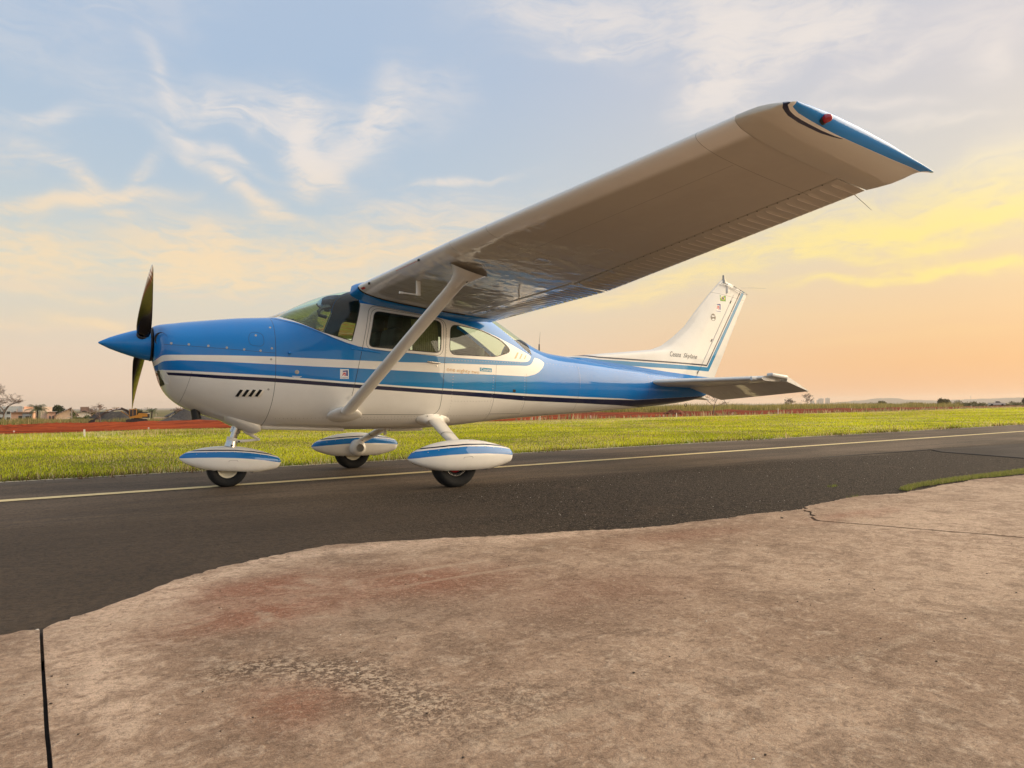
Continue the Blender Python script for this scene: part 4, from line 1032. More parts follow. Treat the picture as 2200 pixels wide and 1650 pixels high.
def pant(loc, L=45.0, scl=1.0, pitch=0.0, wr=9.0, name='wheel_pant', door=True, side=-1, wz=8.9):
    """local origin at mid length; loc in inches"""
    rr = []
    X_ = [-.5, -.49, -.47, -.43, -.37, -.3, -.2, -.1, 0, .1, .2, .3, .38, .44, .48, .495, .5]
    top_ = [.5, 1.3, 2.1, 3.0, 4.0, 5.0, 5.9, 6.4, 6.5, 6.3, 5.7, 4.7, 3.7, 2.9, 2.2, 1.6, .9]
    bot_ = [-.3, -.9, -1.6, -2.5, -3.5, -4.4, -5.3, -5.7, -5.75, -5.8, -5.7, -5.0, -4.2, -3.5, -2.9, -2.2, -1.0]
    wid = [.3, 1.1, 1.9, 2.8, 3.7, 4.5, 5.2, 5.5, 5.6, 5.4, 5.0, 4.3, 3.6, 3.0, 2.5, 2.0, .9]
    xi = np.linspace(-.5, .5, 60); tt = np.interp(xi, X_, top_); bb = np.interp(xi, X_, bot_); wd = np.interp(xi, X_, wid)
    k = np.array([.25, .5, .25])
    for _ in range(2):
        for a in (tt, bb, wd): a[1:-1] = np.convolve(a, k, 'valid')
    ppos = {}
    for x, t_, b_, w_ in zip(xi, tt, bb, wd):
        rg = []
        for q in range(40):
            th = 2*math.pi*q/40; c_, s__ = math.cos(th), math.sin(th); nn = 2.15 if s__ > 0 else 3.0
            rg.append(Vector((x*L, w_*math.copysign(abs(c_)**(2/nn), c_), (t_ if s__ > 0 else -b_)*math.copysign(abs(s__)**(2/nn), s__)))*I)
        rr.append(rg)
    V, F = loft(rr, True, True, True)
    # wheel opening below
    bm = bmesh.new(); vs = [bm.verts.new(v) for v in V]
    for f in F: bm.faces.new([vs[i] for i in f])
    kill = [f for f in bm.faces if f.calc_center_median().z < -4.9*I and abs(f.calc_center_median().x) < 9.4*I and abs(f.calc_center_median().y) < 4.3*I]
    bmesh.ops.delete(bm, geom=kill, context='FACES'); me = bpy.data.meshes.new(name); bm.to_mesh(me); bm.free(); me.polygons.foreach_set('use_smooth', [True]*len(me.polygons))
    o = link(name, me, M['pant']); o.parent = plane; o.location = Vector(loc)*I-PO; o.rotation_euler = (0, pitch, 0); o.scale = (scl,)*3
    def psurf(x, z, off=0.0):
        t_, b_, w_ = [float(np.interp(x/L, xi, a)) for a in (tt, bb, wd)]; h = t_ if z > 0 else -b_; nn = 2.15 if z > 0 else 2.65; q = min(.999, abs(z)/h)
        yy = w_*(1-q**2.3)**(1/2.15); return Vector((x, -(yy+off), z))*I
    for k in range(9): mb = MB(); mb.disc(psurf(-16+k*4, 4.9*(1-((k-4)/5.2)**2)*.55+1.2, -.02), (0, -1, .5), .16*I, 8, .06*I); sub(mb.build('pant_screw', M['dullsteel']), o)
    if door:
        for nm, poly, rad, mt in (('access_door', [(-2.2, 0), (1.7, .2), (1.9, -3.8), (-2.3, -4.0)], .05, M['seal']), ('access_placard', [(-1.2, -1.4), (1.0, -1.35), (1.0, -2.6), (-1.2, -2.6)], .06, M['seal'])):
            pp = circ_poly(poly, .5, 3); mb = MB(); mb.tube([psurf(a, b, 0) for a, b in pp+[pp[0]]], rad*I, 5, False); sub(mb.build(nm, mt), o)
        mb = MB(); mb.disc(psurf(2.4, -3.6, -.1), (0, -1, -.3), .45*I, 12, .15*I); sub(mb.build('access_hole', M['black']), o)
    return o, psurf
def wheel(loc, r, w_, cream):
    lx, ly, lz = loc; mb = MB(); c_ = Vector(loc)*I
    prof = [(-w_/2*.55, r*.52), (-w_/2*.8, r*.60), (-w_/2, r*.76), (-w_/2*.96, r*.88), (-w_/2*.75, r*.965), (-w_/2*.4, r), (w_/2*.4, r), (w_/2*.75, r*.965), (w_/2*.96, r*.88), (w_/2, r*.76), (w_/2*.8, r*.60), (w_/2*.55, r*.52)]
    ty = MB(); ty.lathe(c_, (0, 1, 0), [(a*I, b*I) for a, b in prof], 56, True); t_ = P_(ty.build('tyre', M['rubber']))
    for v in t_.data.vertices:
        if v.co.z < .012: v.co.z = max(v.co.z, .003)
    rm = MB(); rm.lathe(c_, (0, 1, 0), [(-w_/2*.6*I, r*.52*I), (-w_/2*.62*I, r*.44*I), (-w_/2*.3*I, r*.40*I), (-w_/2*.3*I, r*.16*I), (-w_/2*.55*I, r*.14*I), (-w_/2*.55*I, .0004)], 40); rm.lathe(c_, (0, 1, 0), [(w_/2*.6*I, r*.53*I), (w_/2*.3*I, .001)], 32)
    rim = P_(rm.build('wheel_rim', M['cream'] if cream else M['steel']))
    mb = MB()
    for k in range(40):
        th = 2*math.pi*k/40; mb.box(c_+Vector((r*.45*math.sin(th), -w_/2*.64, r*.45*math.cos(th)))*I, (.35*I, .3*I, 1.0*I), 0, 0, th)
    if not cream: o = sub(mb.build('rim_slots', M['black']), rim); o['kind'] = 'stuff'
    if not cream: mb = MB(); mb.lathe(c_, (0, -1, 0), [(w_/2*.31*I, r*.36*I), (w_/2*.33*I, r*.34*I), (w_/2*.34*I, .0004)], 32); sub(mb.build('rim_band', M['red']), rim)
    return t_
LP, ps = pant((61.6, -55.5, 11.6), 45.2); wheel((58.6, -54.6, 8.85), 9.0, 6.4, False)
wrap(fit('NO STEP', 3.6, .5), -1.6, 5.75, 1, 0, .03, 'pant_lettering', M['red'], LP, lambda x, z, o_: Vector((x+3.5, -(2.2+o_)+0, 6.0+(z-5.75)*.3))*I)
RP, _ = pant((59.2, 52.0, 11.5), 45.2, door=False); wheel((57.5, 52.5, 8.85), 9.0, 6.4, True)
NP, _ = pant((-11.2, 0, 10.4), 45.2, .84, math.radians(4.6)); wheel((-12.9, 0, 7.4), 7.5, 5.4, True)
for s_, top_, bot_ in ((-1, (69.2, -17.5, 25.2), (62.3, -51.5, 15.5)), (1, (68, 17, 25.5), (60, 50.0, 13.0))):
    a, b = Vector(top_), Vector(bot_); ax = (b-a).normalized(); cv = Vector((1, 0, 0)); cv = (cv-ax*cv.dot(ax)).normalized(); tv = ax.cross(cv); rr = []
    for t in np.linspace(0, 1, 12):
        c0 = a.lerp(b, t); c0.z -= 1.2*math.sin(math.pi*t)*.3; ch = 3.6-1.0*t; tk = 1.25-.25*t
        rr.append([(c0+cv*ch*math.cos(th)+tv*tk*math.sin(th)*(1-.25*math.cos(th)))*I for th in np.linspace(0, 2*math.pi, 24, endpoint=False)])
    V, F = loft(rr, True, True, True); leg = P_(link('gear_leg', mesh_np('gear_leg', V, F), M['white']))
    mb = MB(); c0 = a.lerp(b, .60); c0.z -= .3
    mb.tube([(c0+ax*-.2)*I, (c0+ax*.2)*I], 1, 4) if False else None
    rr = [[(c0+ax*o_+cv*3.2*math.cos(th)+tv*1.32*math.sin(th)*(1-.25*math.cos(th)))*I for th in np.linspace(0, 2*math.pi, 24, endpoint=False)] for o_ in (-.2, .2)]
    V, F = loft(rr, True); sub(link('leg_band', mesh_np('leg_band', V, F), M['black']), leg)
    # flared fuselage fairing
    rr = []
    for q, gx, gz, oy in ((0, 9.0, 3.0, -.4), (.15, 8.8, 2.9, .1), (.4, 7.2, 2.5, 0.8), (.7, 5.2, 2.0, 1.9), (1.0, 3.9, 1.6, 3.4)):
        rg = []
        for k in range(32):
            th = 2*math.pi*k/32; px = 68.8+gx*math.cos(th)*(1 if math.cos(th) < 0 else 1.05)-.9*q*1.0; pz = 24.8-.9*math.cos(th)*(1-q)+gz*math.sin(th)*(1 if math.sin(th) > 0 else .9)-.9*q
            zz = max(22.3, pz); yb_ = float(FY(px, max(zz, 23.0))[0]); rg.append(Vector((px, s_*(yb_*(1-.3*q)+(.3*q)*16+oy), pz))*I)
        rr.append(rg)
    V, F = loft(rr, True, False, True); sub(link('leg_fairing', mesh_np('leg_fairing', V, F), M['white']), leg)
for th_ in (20, 75, 120, 170):
    a_ = math.radians(th_); x_, z_ = 68.8+8.1*math.cos(a_), 24.9+2.5*math.sin(a_); p_ = onside(x_, max(23.6, z_), -1, .6); mb = MB(); mb.disc(p_, (0, -1, -.1), .28*I, 10, .004); P_(mb.build('fairing_screw', M['dullsteel']))
# starboard leg runs into a lumpy axle cover on the inner side of its pant
mb = MB(); mb.lathe(Vector((58, 44.5, 10.6))*I, (0, 1, 0), [(-.05, .05), (-.03, .085), (.0, .10), (.06, .105), (.12, .10)], 24); P_(mb.build('axle_cover', M['white']))
for sp_ in ((63.0, 21), (75.2, 18.5), (68.5, 20)): 
    pass
# nose leg
mb = MB(); mb.tube([Vector((-8.3, 0, 26))*I, Vector((-10.2, 0, 21))*I], 1.9*I, 20); mb.tube([Vector((-9.6, 0, 22.5))*I, Vector((-11.2, 0, 17.5))*I], 1.35*I, 20); mb.tube([Vector((-11.0, 0, 18.6))*I, Vector((-11.7, 0, 15.6))*I], [1.9*I, 2.3*I], 16); nleg = P_(mb.build('nose_leg', M['steel']))
mb = MB(); mb.tube([Vector((-10.9, 0, 19.2))*I, Vector((-11.3, 0, 17.9))*I], 2.05*I, 18); sub(mb.build('leg_collar', M['white']), nleg)
mb = MB(); mb.tube([Vector((-6.6, -.9, 21.9))*I, Vector((-1.2, -.9, 18.3))*I], [.85*I, .5*I], 8); mb.tube([Vector((-9.6, -.9, 17.7))*I, Vector((-1.2, -.9, 18.1))*I], [.6*I, .5*I], 8); mb.disc(Vector((-1.2, -2.0, 18.2))*I, (0, 1, 0), .5*I, 10, 2.4*I); sub(mb.build('torque_link', M['white']), nleg)
mb = MB(); mb.disc(Vector((-11.6, -2.6, 16.2))*I, (0, 1, 0), .42*I, 10, 5*I); mb.disc(Vector((-8.8, -1.9, 17.6))*I, (0, 1, 0), .35*I, 10, 3.4*I); sub(mb.build('leg_bolt', M['black']), nleg)
# gear fairing under the cowl: an open trough sloping down aft
rr = []
for x, zt, zb_, w_ in ((-15.8, 29.4, 26.6, 9.6), (-14.2, 29.0, 25.4, 10.4), (-11, 28.0, 23.6, 10.6), (-8.0, 27.0, 22.2, 10.3), (-5.4, 26.0, 21.0, 9.8), (-3.4, 24.8, 20.5, 9.4), (-2.0, 23.6, 21.2, 9.0)):
    rg = []
    for k in range(21):
        th = math.pi*(k/20); c_, s__ = math.cos(th), math.sin(th); rg.append(Vector((x-(1.2*s__ if x > 0 else 0), -w_*math.copysign(abs(c_)**.7, c_), zt-(zt-zb_)*abs(s__)**.6))*I)
    rr.append(rg)
V, F = loft(rr, False); me = mesh_np('gear_fairing', V, F); gf = P_(link('nose_gear_fairing', me, M['white'])); md = gf.modifiers.new('t', 'SOLIDIFY'); md.thickness = .012

# ------------------------------------------------------------------ terrain
def terr(x, y):
    r = sm(x, 20, 110); K = .0146*(1-r)+.0100*r; y0 = 23*(1-r)+30*r
    return max(-3.6, -K*max(0.0, y-y0))
def struct(name, me, mat): o = link(name, me, mat); o['kind'] = 'structure'; return o
def sheet(name, xs_, ylo, yhi, ny, off, mat, rough=None, smooth=True):
    V = []; F = []; n = ny+1
    for x in xs_:
        a, b = ylo(x), yhi(x)
        for j in range(n):
            y = a+(b-a)*j/ny; z = terr(x, y)+off
            if rough: z += rough(x, y, j/ny)
            V.append((x, y, z))
    for i in range(len(xs_)-1):
        for j in range(ny): F.append((i*n+j, (i+1)*n+j, (i+1)*n+j+1, i*n+j+1))
    return struct(name, mesh_np(name, V, F, smooth), mat)
def gmat(name, fn):
    m, nt, b = new_mat(name); oc = coord(nt); b.inputs['Specular IOR Level'].default_value = .06; fn(nt, b, oc); return m
def g_field(nt, b, oc):
    a = noise(nt, oc, .012, 5, .6); c = noise(nt, oc, .25, 6, .7)
    col = mixc(nt, a.sstep(.4, .6), (.17, .135, .055), (.10, .115, .04)); col = mixc(nt, c.sstep(.35, .7)*.6, col, (.24, .18, .09))
    put(nt, b, 'Base Color', col); put(nt, b, 'Roughness', .95)
def g_earth(nt, b, oc):
    a = noise(nt, oc, .35, 6, .65, .5); f = noise(nt, oc, 4.0, 6, .75); tr = noise(nt, scalev(nt, oc, (.10, .9, 1)), 1.0, 5, .6, .4)
    col = mixc(nt, a.sstep(.35, .65), (.30, .046, .010), (.42, .080, .020)); col = mixc(nt, tr.sstep(.48, .60)*.75, col, (.13, .022, .008)); col = mixc(nt, f.sstep(.52, .68)*.4, col, (.42, .10, .035))
    X, Y_, Z = sep(nt, oc); col = mixc(nt, X.sstep(8, 70)*.6, col, (.17, .055, .032))
    put(nt, b, 'Base Color', col); put(nt, b, 'Roughness', .95); bump(nt, b, f+a*2.0, .9, .12)
def g_turf(nt, b, oc):
    a = noise(nt, oc, .5, 6, .65, .4); f = noise(nt, oc, 22.0, 5, .8); X, Y_, Z = sep(nt, oc)
    col = mixc(nt, a.sstep(.35, .65), (.28, .31, .015), (.42, .38, .05)); col = mixc(nt, f.sstep(.4, .7), tuple(.42*k for k in (.22, .22, .05)), col)
    far = (Y_-(X*.06+14.0)).sstep(0, 9); col = mixc(nt, far*.55, col, (.30, .23, .10))
    put(nt, b, 'Base Color', col); put(nt, b, 'Roughness', .95); bump(nt, b, f, .8, .04)
def g_asphalt(nt, b, oc):
    X, Y_, Z = sep(nt, oc)
    big = noise(nt, scalev(nt, oc, (.25, .9, 1)), 1.1, 6, .62, .4); st = noise(nt, scalev(nt, oc, (.12, 2.6, 1)), 1.6, 5, .6, .25)
    fine = noise(nt, oc, 38.0, 6, .80); grit = voro(nt, oc, 48.0); med = noise(nt, oc, 14.0, 6, .75)
    col = mixc(nt, big.sstep(.35, .68), (.092, .062, .036), (.185, .130, .083))
    col = mixc(nt, st.sstep(.48, .68)*.5, col, (.055, .042, .031))
    # older, coarser strip on the near side, with the aggregate showing
    old = ((Y_*-1.0)-(1.15)+(noise(nt, scalev(nt, oc, (.5, 1, 1)), 1.2, 5, .6)-.5)*1.3).sstep(-.25, .55)*((X-.2+(big-.5)*4.0).sstep(-.9, 1.3))
    col = mixc(nt, old, col, mixc(nt, med.sstep(.35, .65), (.028, .019, .012), (.084, .060, .040))); specks = grit.lt(.26)*fine.gt(.5)
    col = mixc(nt, specks*(old*.85+.22), col, (.27, .21, .14))
    col = mixc(nt, med.sstep(.5, .68)*.6, col, (.040, .030, .022)); smth = ((Y_*-1.0).sstep(1.6, 2.8))*(1.0-old)
    col = mixc(nt, smth*.75, col, mixc(nt, med.sstep(.3, .7), (.074, .049, .028), (.046, .031, .018)))
    edge = (Y_-(X*.062+1.6)).sstep(0, .35); col = mixc(nt, edge*.5, col, (.17, .14, .112))
    col = mixc(nt, fine.sstep(.52, .40)*(old*.35+.5), col, (.016, .012, .009))
    dust = noise(nt, oc, 1.7, 7, .7, .6).sstep(.55, .85); col = mixc(nt, dust*.5, col, (.20, .135, .085))
    b.inputs['Specular IOR Level'].default_value = .22; put(nt, b, 'Base Color', col); put(nt, b, 'Roughness', mixc(nt, old, (.78, .78, .78), (.9, .9, .9))); bump(nt, b, fine*(old*1.8+.6)+med*.8+grit*(old*1.2+.1), .8, .016)
def g_patch(nt, b, oc):
    big = noise(nt, scalev(nt, oc, (.3, 1.2, 1)), 1.5, 6, .62, .4); fine = noise(nt, oc, 60.0, 3, .7)
    col = mixc(nt, big.sstep(.35, .68), (.070, .058, .048), (.10, .083, .070)); col = mixc(nt, fine.sstep(.56, .40)*.5, col, (.03, .025, .02))
    put(nt, b, 'Base Color', col); put(nt, b, 'Roughness', .85); bump(nt, b, fine, .4, .01)
def g_line(nt, b, oc):
    w_ = noise(nt, oc, 26.0, 6, .75).sstep(.56, .72); d_ = noise(nt, oc, 1.5, 5, .6).sstep(.3, .8)
    col = mixc(nt, d_*.35, (.80, .64, .34), (.60, .46, .25)); col = mixc(nt, w_*.8, col, (.12, .09, .065)); put(nt, b, 'Base Color', col); put(nt, b, 'Roughness', .8)
def g_conc(nt, b, oc):
    X, Y_, Z = sep(nt, oc)
    def spot(x0, y0, rx, ry, tilt=0.0):
        m_ = nt.nodes.new('ShaderNodeMapping'); m_.vector_type = 'TEXTURE'; nt.links.new(wob.k, m_.inputs[0]); m_.inputs['Location'].default_value = (x0, y0, 0); m_.inputs['Rotation'].default_value = (0, 0, math.radians(tilt)); m_.inputs['Scale'].default_value = (rx, ry, 1000)
        q = nt.nodes.new('ShaderNodeVectorMath'); q.operation = 'DOT_PRODUCT'; nt.links.new(m_.outputs[0], q.inputs[0]); nt.links.new(m_.outputs[0], q.inputs[1]); return (S(nt, q.outputs['Value'])*-1.0).exp()
    wv_ = noise(nt, oc, 3.0, 5, .65, 0, True); vm = nt.nodes.new('ShaderNodeVectorMath'); vm.operation = 'MULTIPLY_ADD'; nt.links.new(wv_.k, vm.inputs[0]); vm.inputs[1].default_value = (.36, .26, 0)
    va = nt.nodes.new('ShaderNodeVectorMath'); va.operation = 'SUBTRACT'; nt.links.new(oc.k, va.inputs[0]); va.inputs[1].default_value = (.18, .13, 0); nt.links.new(va.outputs[0], vm.inputs[2]); wob = S(nt, vm.outputs[0])
    big = noise(nt, oc, .8, 6, .62, .5); mid_ = noise(nt, oc, 4.2, 8, .72, .8); sml = noise(nt, oc, 13.0, 8, .74, .5); fine = noise(nt, oc, 42.0, 6, .78); vf = noise(nt, oc, 150.0, 4, .75)
    col = mixc(nt, big.sstep(.40, .60), (.34, .215, .135), (.51, .35, .235))
    # worn pale skin where the laitance survives, brown where it has gone
    col = mixc(nt, mid_.sstep(.47, .60)*.65, col, (.235, .150, .095)); col = mixc(nt, sml.sstep(.50, .64)*.5, col, (.66, .50, .36)); col = mixc(nt, sml.sstep(.46, .34)*.5, col, (.22, .142, .092))
    red = (spot(-1.08, -4.42, .34, .20, 10)+spot(-1.15, -4.85, .30, .16, 8)+spot(-.42, -4.72, .36, .28)*.9+spot(-1.28, -5.72, .12, .13)*.75+spot(.1, -5.3, .5, .25)*.45+spot(2.75, -4.72, .45, .10)*.8+spot(1.3, -4.6, .5, .15)*.5).min(1.0)*mid_.sstep(.30, .52)
    col = mixc(nt, red*.9, col, (.30, .112, .058)); col = mixc(nt, red*sml.sstep(.52, .62)*.5, col, (.50, .25, .16))
    dk = (spot(-1.3, -5.12, .22, .10, 10)*.8+spot(-.75, -5.15, .40, .18)*.9+spot(-.2, -5.5, .5, .25)*.7+spot(.5, -5.2, .6, .2)*.5).min(1.0); col = mixc(nt, dk*.5, col, (.20, .128, .082))
    pale = (spot(-1.70, -5.2, .13, .6)*1.0+spot(-1.5, -4.45, .25, .12, 40)*.9+spot(-1.2, -4.1, .45, .10, 35)+spot(-.4, -3.88, .6, .10)*1.1+spot(.6, -4.15, .9, .10, -12)+spot(2.9, -5.2, 1.6, .5)*.6+spot(2.2, -5.9, 1.0, .4)*.6).min(1.0)
    col = mixc(nt, pale*(sml.sstep(.38, .58)*.7+.2), col, (.76, .55, .39))
    chip = noise(nt, scalev(nt, oc, (1, 1.3, 1), (4, 9, 0)), 8.0, 8, .7, 1.6).sstep(.60, .66)*(spot(-.1, -6.25, .7, .35)+spot(.6, -5.9, .6, .3)*.5+.10); col = mixc(nt, chip*.8, col, (.70, .53, .36))
    # pitted band with dark pores
    wear = (spot(-1.30, -5.38, .12, .06, 10)+spot(-1.16, -5.50, .13, .08, -20)*1.1+spot(-1.10, -5.66, .10, .10, -30)*1.1+spot(-1.04, -5.86, .11, .12)*.9+spot(-.85, -6.0, .2, .15)*.35).min(1.0)
    pore = noise(nt, scalev(nt, oc, (1.0, 1.15, 1)), 62.0, 5, .72, .3); hole = pore.sstep(.50, .565); col = mixc(nt, hole*(wear*.75+.06).min(1.0), col, (.11, .068, .042)); col = mixc(nt, wear*pore.sstep(.50, .42)*.7, col, (.62, .48, .34))
    col = mixc(nt, fine.sstep(.50, .36)*.5, col, (.11, .068, .042)); col = mixc(nt, fine.sstep(.53, .66)*.45, col, (.66, .51, .36)); col = mixc(nt, vf.sstep(.46, .34)*.35, col, (.10, .064, .040)); col = mixc(nt, vf.sstep(.55, .68)*.3, col, (.74, .58, .42))
    st = noise(nt, scalev(nt, oc, (.35, 6.0, 1)), 1.6, 6, .6, .2).sstep(.58, .70)*(noise(nt, oc, .7, 3, .5).sstep(.42, .6)); col = mixc(nt, st*.5, col, (.60, .46, .32))
    st2 = noise(nt, scalev(nt, oc, (5.0, .5, 1), (3, 0, 0)), 1.3, 5, .6, .2).sstep(.60, .70)*spot(.9, -4.9, 1.2, .5); col = mixc(nt, st2*.45, col, (.60, .46, .32))
    put(nt, b, 'Base Color', col); put(nt, b, 'Roughness', mixc(nt, mid_, (.60, .60, .60), (.9, .9, .9))); b.inputs['Specular IOR Level'].default_value = .25
    h = fine*1.2+sml*1.8+vf*.4-hole*(wear*2.0+.2); bump(nt, b, h, .75, .009)
GM = {k: gmat(k, f) for k, f in (('dry field', g_field), ('red earth', g_earth), ('turf soil', g_turf), ('asphalt', g_asphalt), ('asphalt overlay', g_patch), ('line paint', g_line), ('stained concrete', g_conc))}
def nonuni(lim, n, p=3.2):
    t = np.linspace(-1, 1, n); return np.sign(t)*np.abs(t)**p*lim
gx = nonuni(9300, 81); V = []; F = []
for x in gx:
    for y in gx: V.append((x+60, y+60, terr(x+60, y+60)-.06))
n = len(gx)
for i in range(n-1):
    for j in range(n-1): F.append((i*n+j, (i+1)*n+j, (i+1)*n+j+1, i*n+j+1))
struct('ground', mesh_np('ground', V, F), GM['dry field'])
near_y = lambda x: float(np.interp(x, [-60, -3.2, 4.4, 24, 42, 63, 99, 166, 400], [17, 21.0, 22.6, 26.5, 30, 31.5, 40, 59, 120]))+.35*math.sin(x*.9)*(1 if x < 60 else .5)
def far_y(x): return float(np.interp(x, [-60, -7, -3, 8, 16, 30, 60, 100, 150, 260, 400], [60, 88, 142, 185, 172, 158, 96, 90, 88, 110, 150]))
def earth_rough(x, y, t):
    e = min(1, t*6, (1-t)*8); return e*(.16*math.sin(x*.35+1.2*math.sin(y*.16))*math.sin(y*.21+.6)+.10*math.sin(x*1.1+y*.5)+.12*math.sin(y*.55+x*.13))+.02
exs = np.concatenate([np.arange(-60, 70, 1.0), np.arange(70, 400, 4.0)])
sheet('red_earth_field', exs, near_y, far_y, 90, .01, GM['red earth'], earth_rough)
edge_y = lambda x: 2.05+.058*x+.03*math.sin(x*2.1)+.02*math.sin(x*5.3) if x > -60 else 0
txs = np.concatenate([np.arange(-60, -10, 2.0), np.arange(-10, 40, .25), np.arange(40, 400, 5.0)])
bumpg = lambda x, y, t: .008*math.sin(x*.7)*math.sin(y*.9)*min(1, t*8)
sheet('turf', txs, lambda x: edge_y(x)-.15, lambda x: near_y(x)+.3, 26, .0, GM['turf soil'], bumpg)
sheet('taxiway', np.concatenate([np.arange(-60, -10, 5.0), np.arange(-10, 40, 1.0), np.arange(40, 400, 10.0)]), lambda x: -4.9 if x < 12 else -6.0, lambda x: 2.05+.058*x, 8, .004, GM['asphalt'])
# lighter overlay beyond the joint on the right, and the shoulder of the taxiway
V = [(9.25, -3.4, .008), (9.9, -1.75, .008), (10.3, -1.38, .008), (16, -1.55, .008), (60, -1.4, .008), (60, -3.6, .008)]
struct('asphalt_overlay', mesh_np('asphalt_overlay', V, [(0, 5, 4, 3, 2, 1)], False), GM['asphalt overlay'])
jn = MB(); jn.tube([(9.2, -3.6, .008), (9.9, -1.75, .008), (10.3, -1.38, .008), (7.5, -1.30, .006)], .006, 5, True, 1.0); o = jn.build('asphalt_joint', M['seal']); o['kind'] = 'structure'
# yellow centre line
V = []; F = []; lx = np.concatenate([np.arange(-30, 30, .12), np.arange(30, 300, 2.0)])
for i, x in enumerate(lx):
    y = .07+.0490*x; wd = .080+.004*math.sin(i*1.7)*math.sin(i*.37); V += [(x, y-wd-.003*math.sin(i*2.9), .009), (x, y+wd+.003*math.sin(i*3.7), .009)]
for i in range(len(lx)-1): F.append((2*i, 2*i+2, 2*i+3, 2*i+1))
struct('taxiway_centre_line', mesh_np('line', V, F), GM['line paint'])
# pale edge line that shows between the grass and the asphalt
V = []; F = []
for i, x in enumerate(np.arange(-30, 120, .2)):
    y = 2.05+.058*x; V += [(x, y-.05, .0085), (x, y+.03, .0085)]
for i in range(len(V)//2-1): F.append((2*i, 2*i+2, 2*i+3, 2*i+1))
struct('taxiway_edge_line', mesh_np('edge_line', V, F), simple('edge paint', (.50, .42, .30), .8, var=.4, vscale=20))

# ------------------------------------------------------------------ concrete apron: slabs separated by joints
EDGE = [(-9, -4.9), (-6, -4.75), (-3.6, -4.66), (-2.6, -4.63), (-1.95, -4.61), (-1.83, -4.59), (-1.78, -4.53), (-1.68, -4.43), (-1.51, -4.27), (-1.36, -4.11), (-1.11, -3.92), (-.81, -3.77), (-.54, -3.70), (-.16, -3.77), (.17, -3.92), (.45, -4.00), (1.01, -4.19), (1.47, -4.31), (1.95, -4.29), (2.40, -4.31), (2.73, -4.33), (3.39, -4.20), (3.75, -4.19), (4.21, -4.28), (4.85, -4.20), (5.83, -4.11), (6.52, -4.2), (8, -4.3), (12, -4.3), (20, -4.4)]
def jitter_line(P, step, amp, seed):
    r = np.random.default_rng(seed); out_ = []
    for i in range(len(P)-1):
        a, b = np.array(P[i]), np.array(P[i+1]); L = np.linalg.norm(b-a); m = max(1, int(L/step)); nrm = np.array([-(b-a)[1], (b-a)[0]])/L
        for k in range(m): out_.append(tuple(a+(b-a)*k/m+nrm*(r.normal(0, amp)+amp*1.6*math.sin((a[0]+k*step)*9))))
    out_.append(P[-1]); return out_
EJ = jitter_line(EDGE, .028, .0075, 3)
def slab_poly(name, pts, ztop, parent, thick=.05):
    bm = bmesh.new(); vs = [bm.verts.new((x, y, ztop)) for x, y in pts]; f = bm.faces.new(vs); f.normal_update()
    if f.normal.z < 0: f.normal_flip()
    r = bmesh.ops.extrude_face_region(bm, geom=[f]); vv = [g for g in r['geom'] if isinstance(g, bmesh.types.BMVert)]
    for v in vv: v.co.z -= thick
    bmesh.ops.recalc_face_normals(bm, faces=bm.faces[:])
    bmesh.ops.triangulate(bm, faces=[f for f in bm.faces if len(f.verts) > 4]); me = bpy.data.meshes.new(name); bm.to_mesh(me); bm.free()
    return sub(link(name, me, GM['stained concrete']), parent)
base_ = struct('apron', mesh_np('apron', [(-9, -14, .007), (20, -14, .007), (20, -4.75, .007), (-9, -5.1, .007)], [(0, 1, 2, 3)], False), simple('joint dirt', (.012, .008, .006), .95))
J1 = jitter_line([(-1.837, -4.60), (-1.825, -5.24), (-1.812, -5.75), (-1.74, -9.0), (-1.66, -14)], .08, .0003, 5)
J2 = jitter_line([(1.98, -4.355), (2.18, -4.42), (2.33, -4.70), (2.49, -5.09), (2.73, -5.74), (3.4, -7.8), (5.2, -14)], .05, .0035, 6)
CR = jitter_line([(2.82, -4.31), (2.70, -4.40), (2.61, -4.50), (2.50, -4.60), (2.40, -4.66), (2.33, -4.70)], .03, .010, 8)
g = .006
ea = [p for p in EJ if p[0] < -1.842]; eb = [p for p in EJ if -1.83 < p[0] < 1.97]; ec = [p for p in EJ if 2.0 < p[0] < 2.80]; ed = [p for p in EJ if p[0] > 2.84]
slab_poly('concrete_slab', ea+[(x-g, y) for x, y in J1]+[(-9, -14)], .024, base_)
slab_poly('concrete_slab', eb+[(x-.003, y-.004) for x, y in J2]+[(x+g*.6, y) for x, y in J1[::-1]], .024, base_)
slab_poly('concrete_slab', ed+[(20, -14)]+[(x+.004, y+.003) for x, y in J2[::-1] if y < -4.70]+[(x+.006, y-.004) for x, y in CR[::-1]][1:], .027, base_)
slab_poly('broken_corner', ec+[(x-.006, y+.003) for x, y in CR[:-1]]+[(x+.003, y+.006) for x, y in J2[::-1] if y > -4.70], .021, base_)
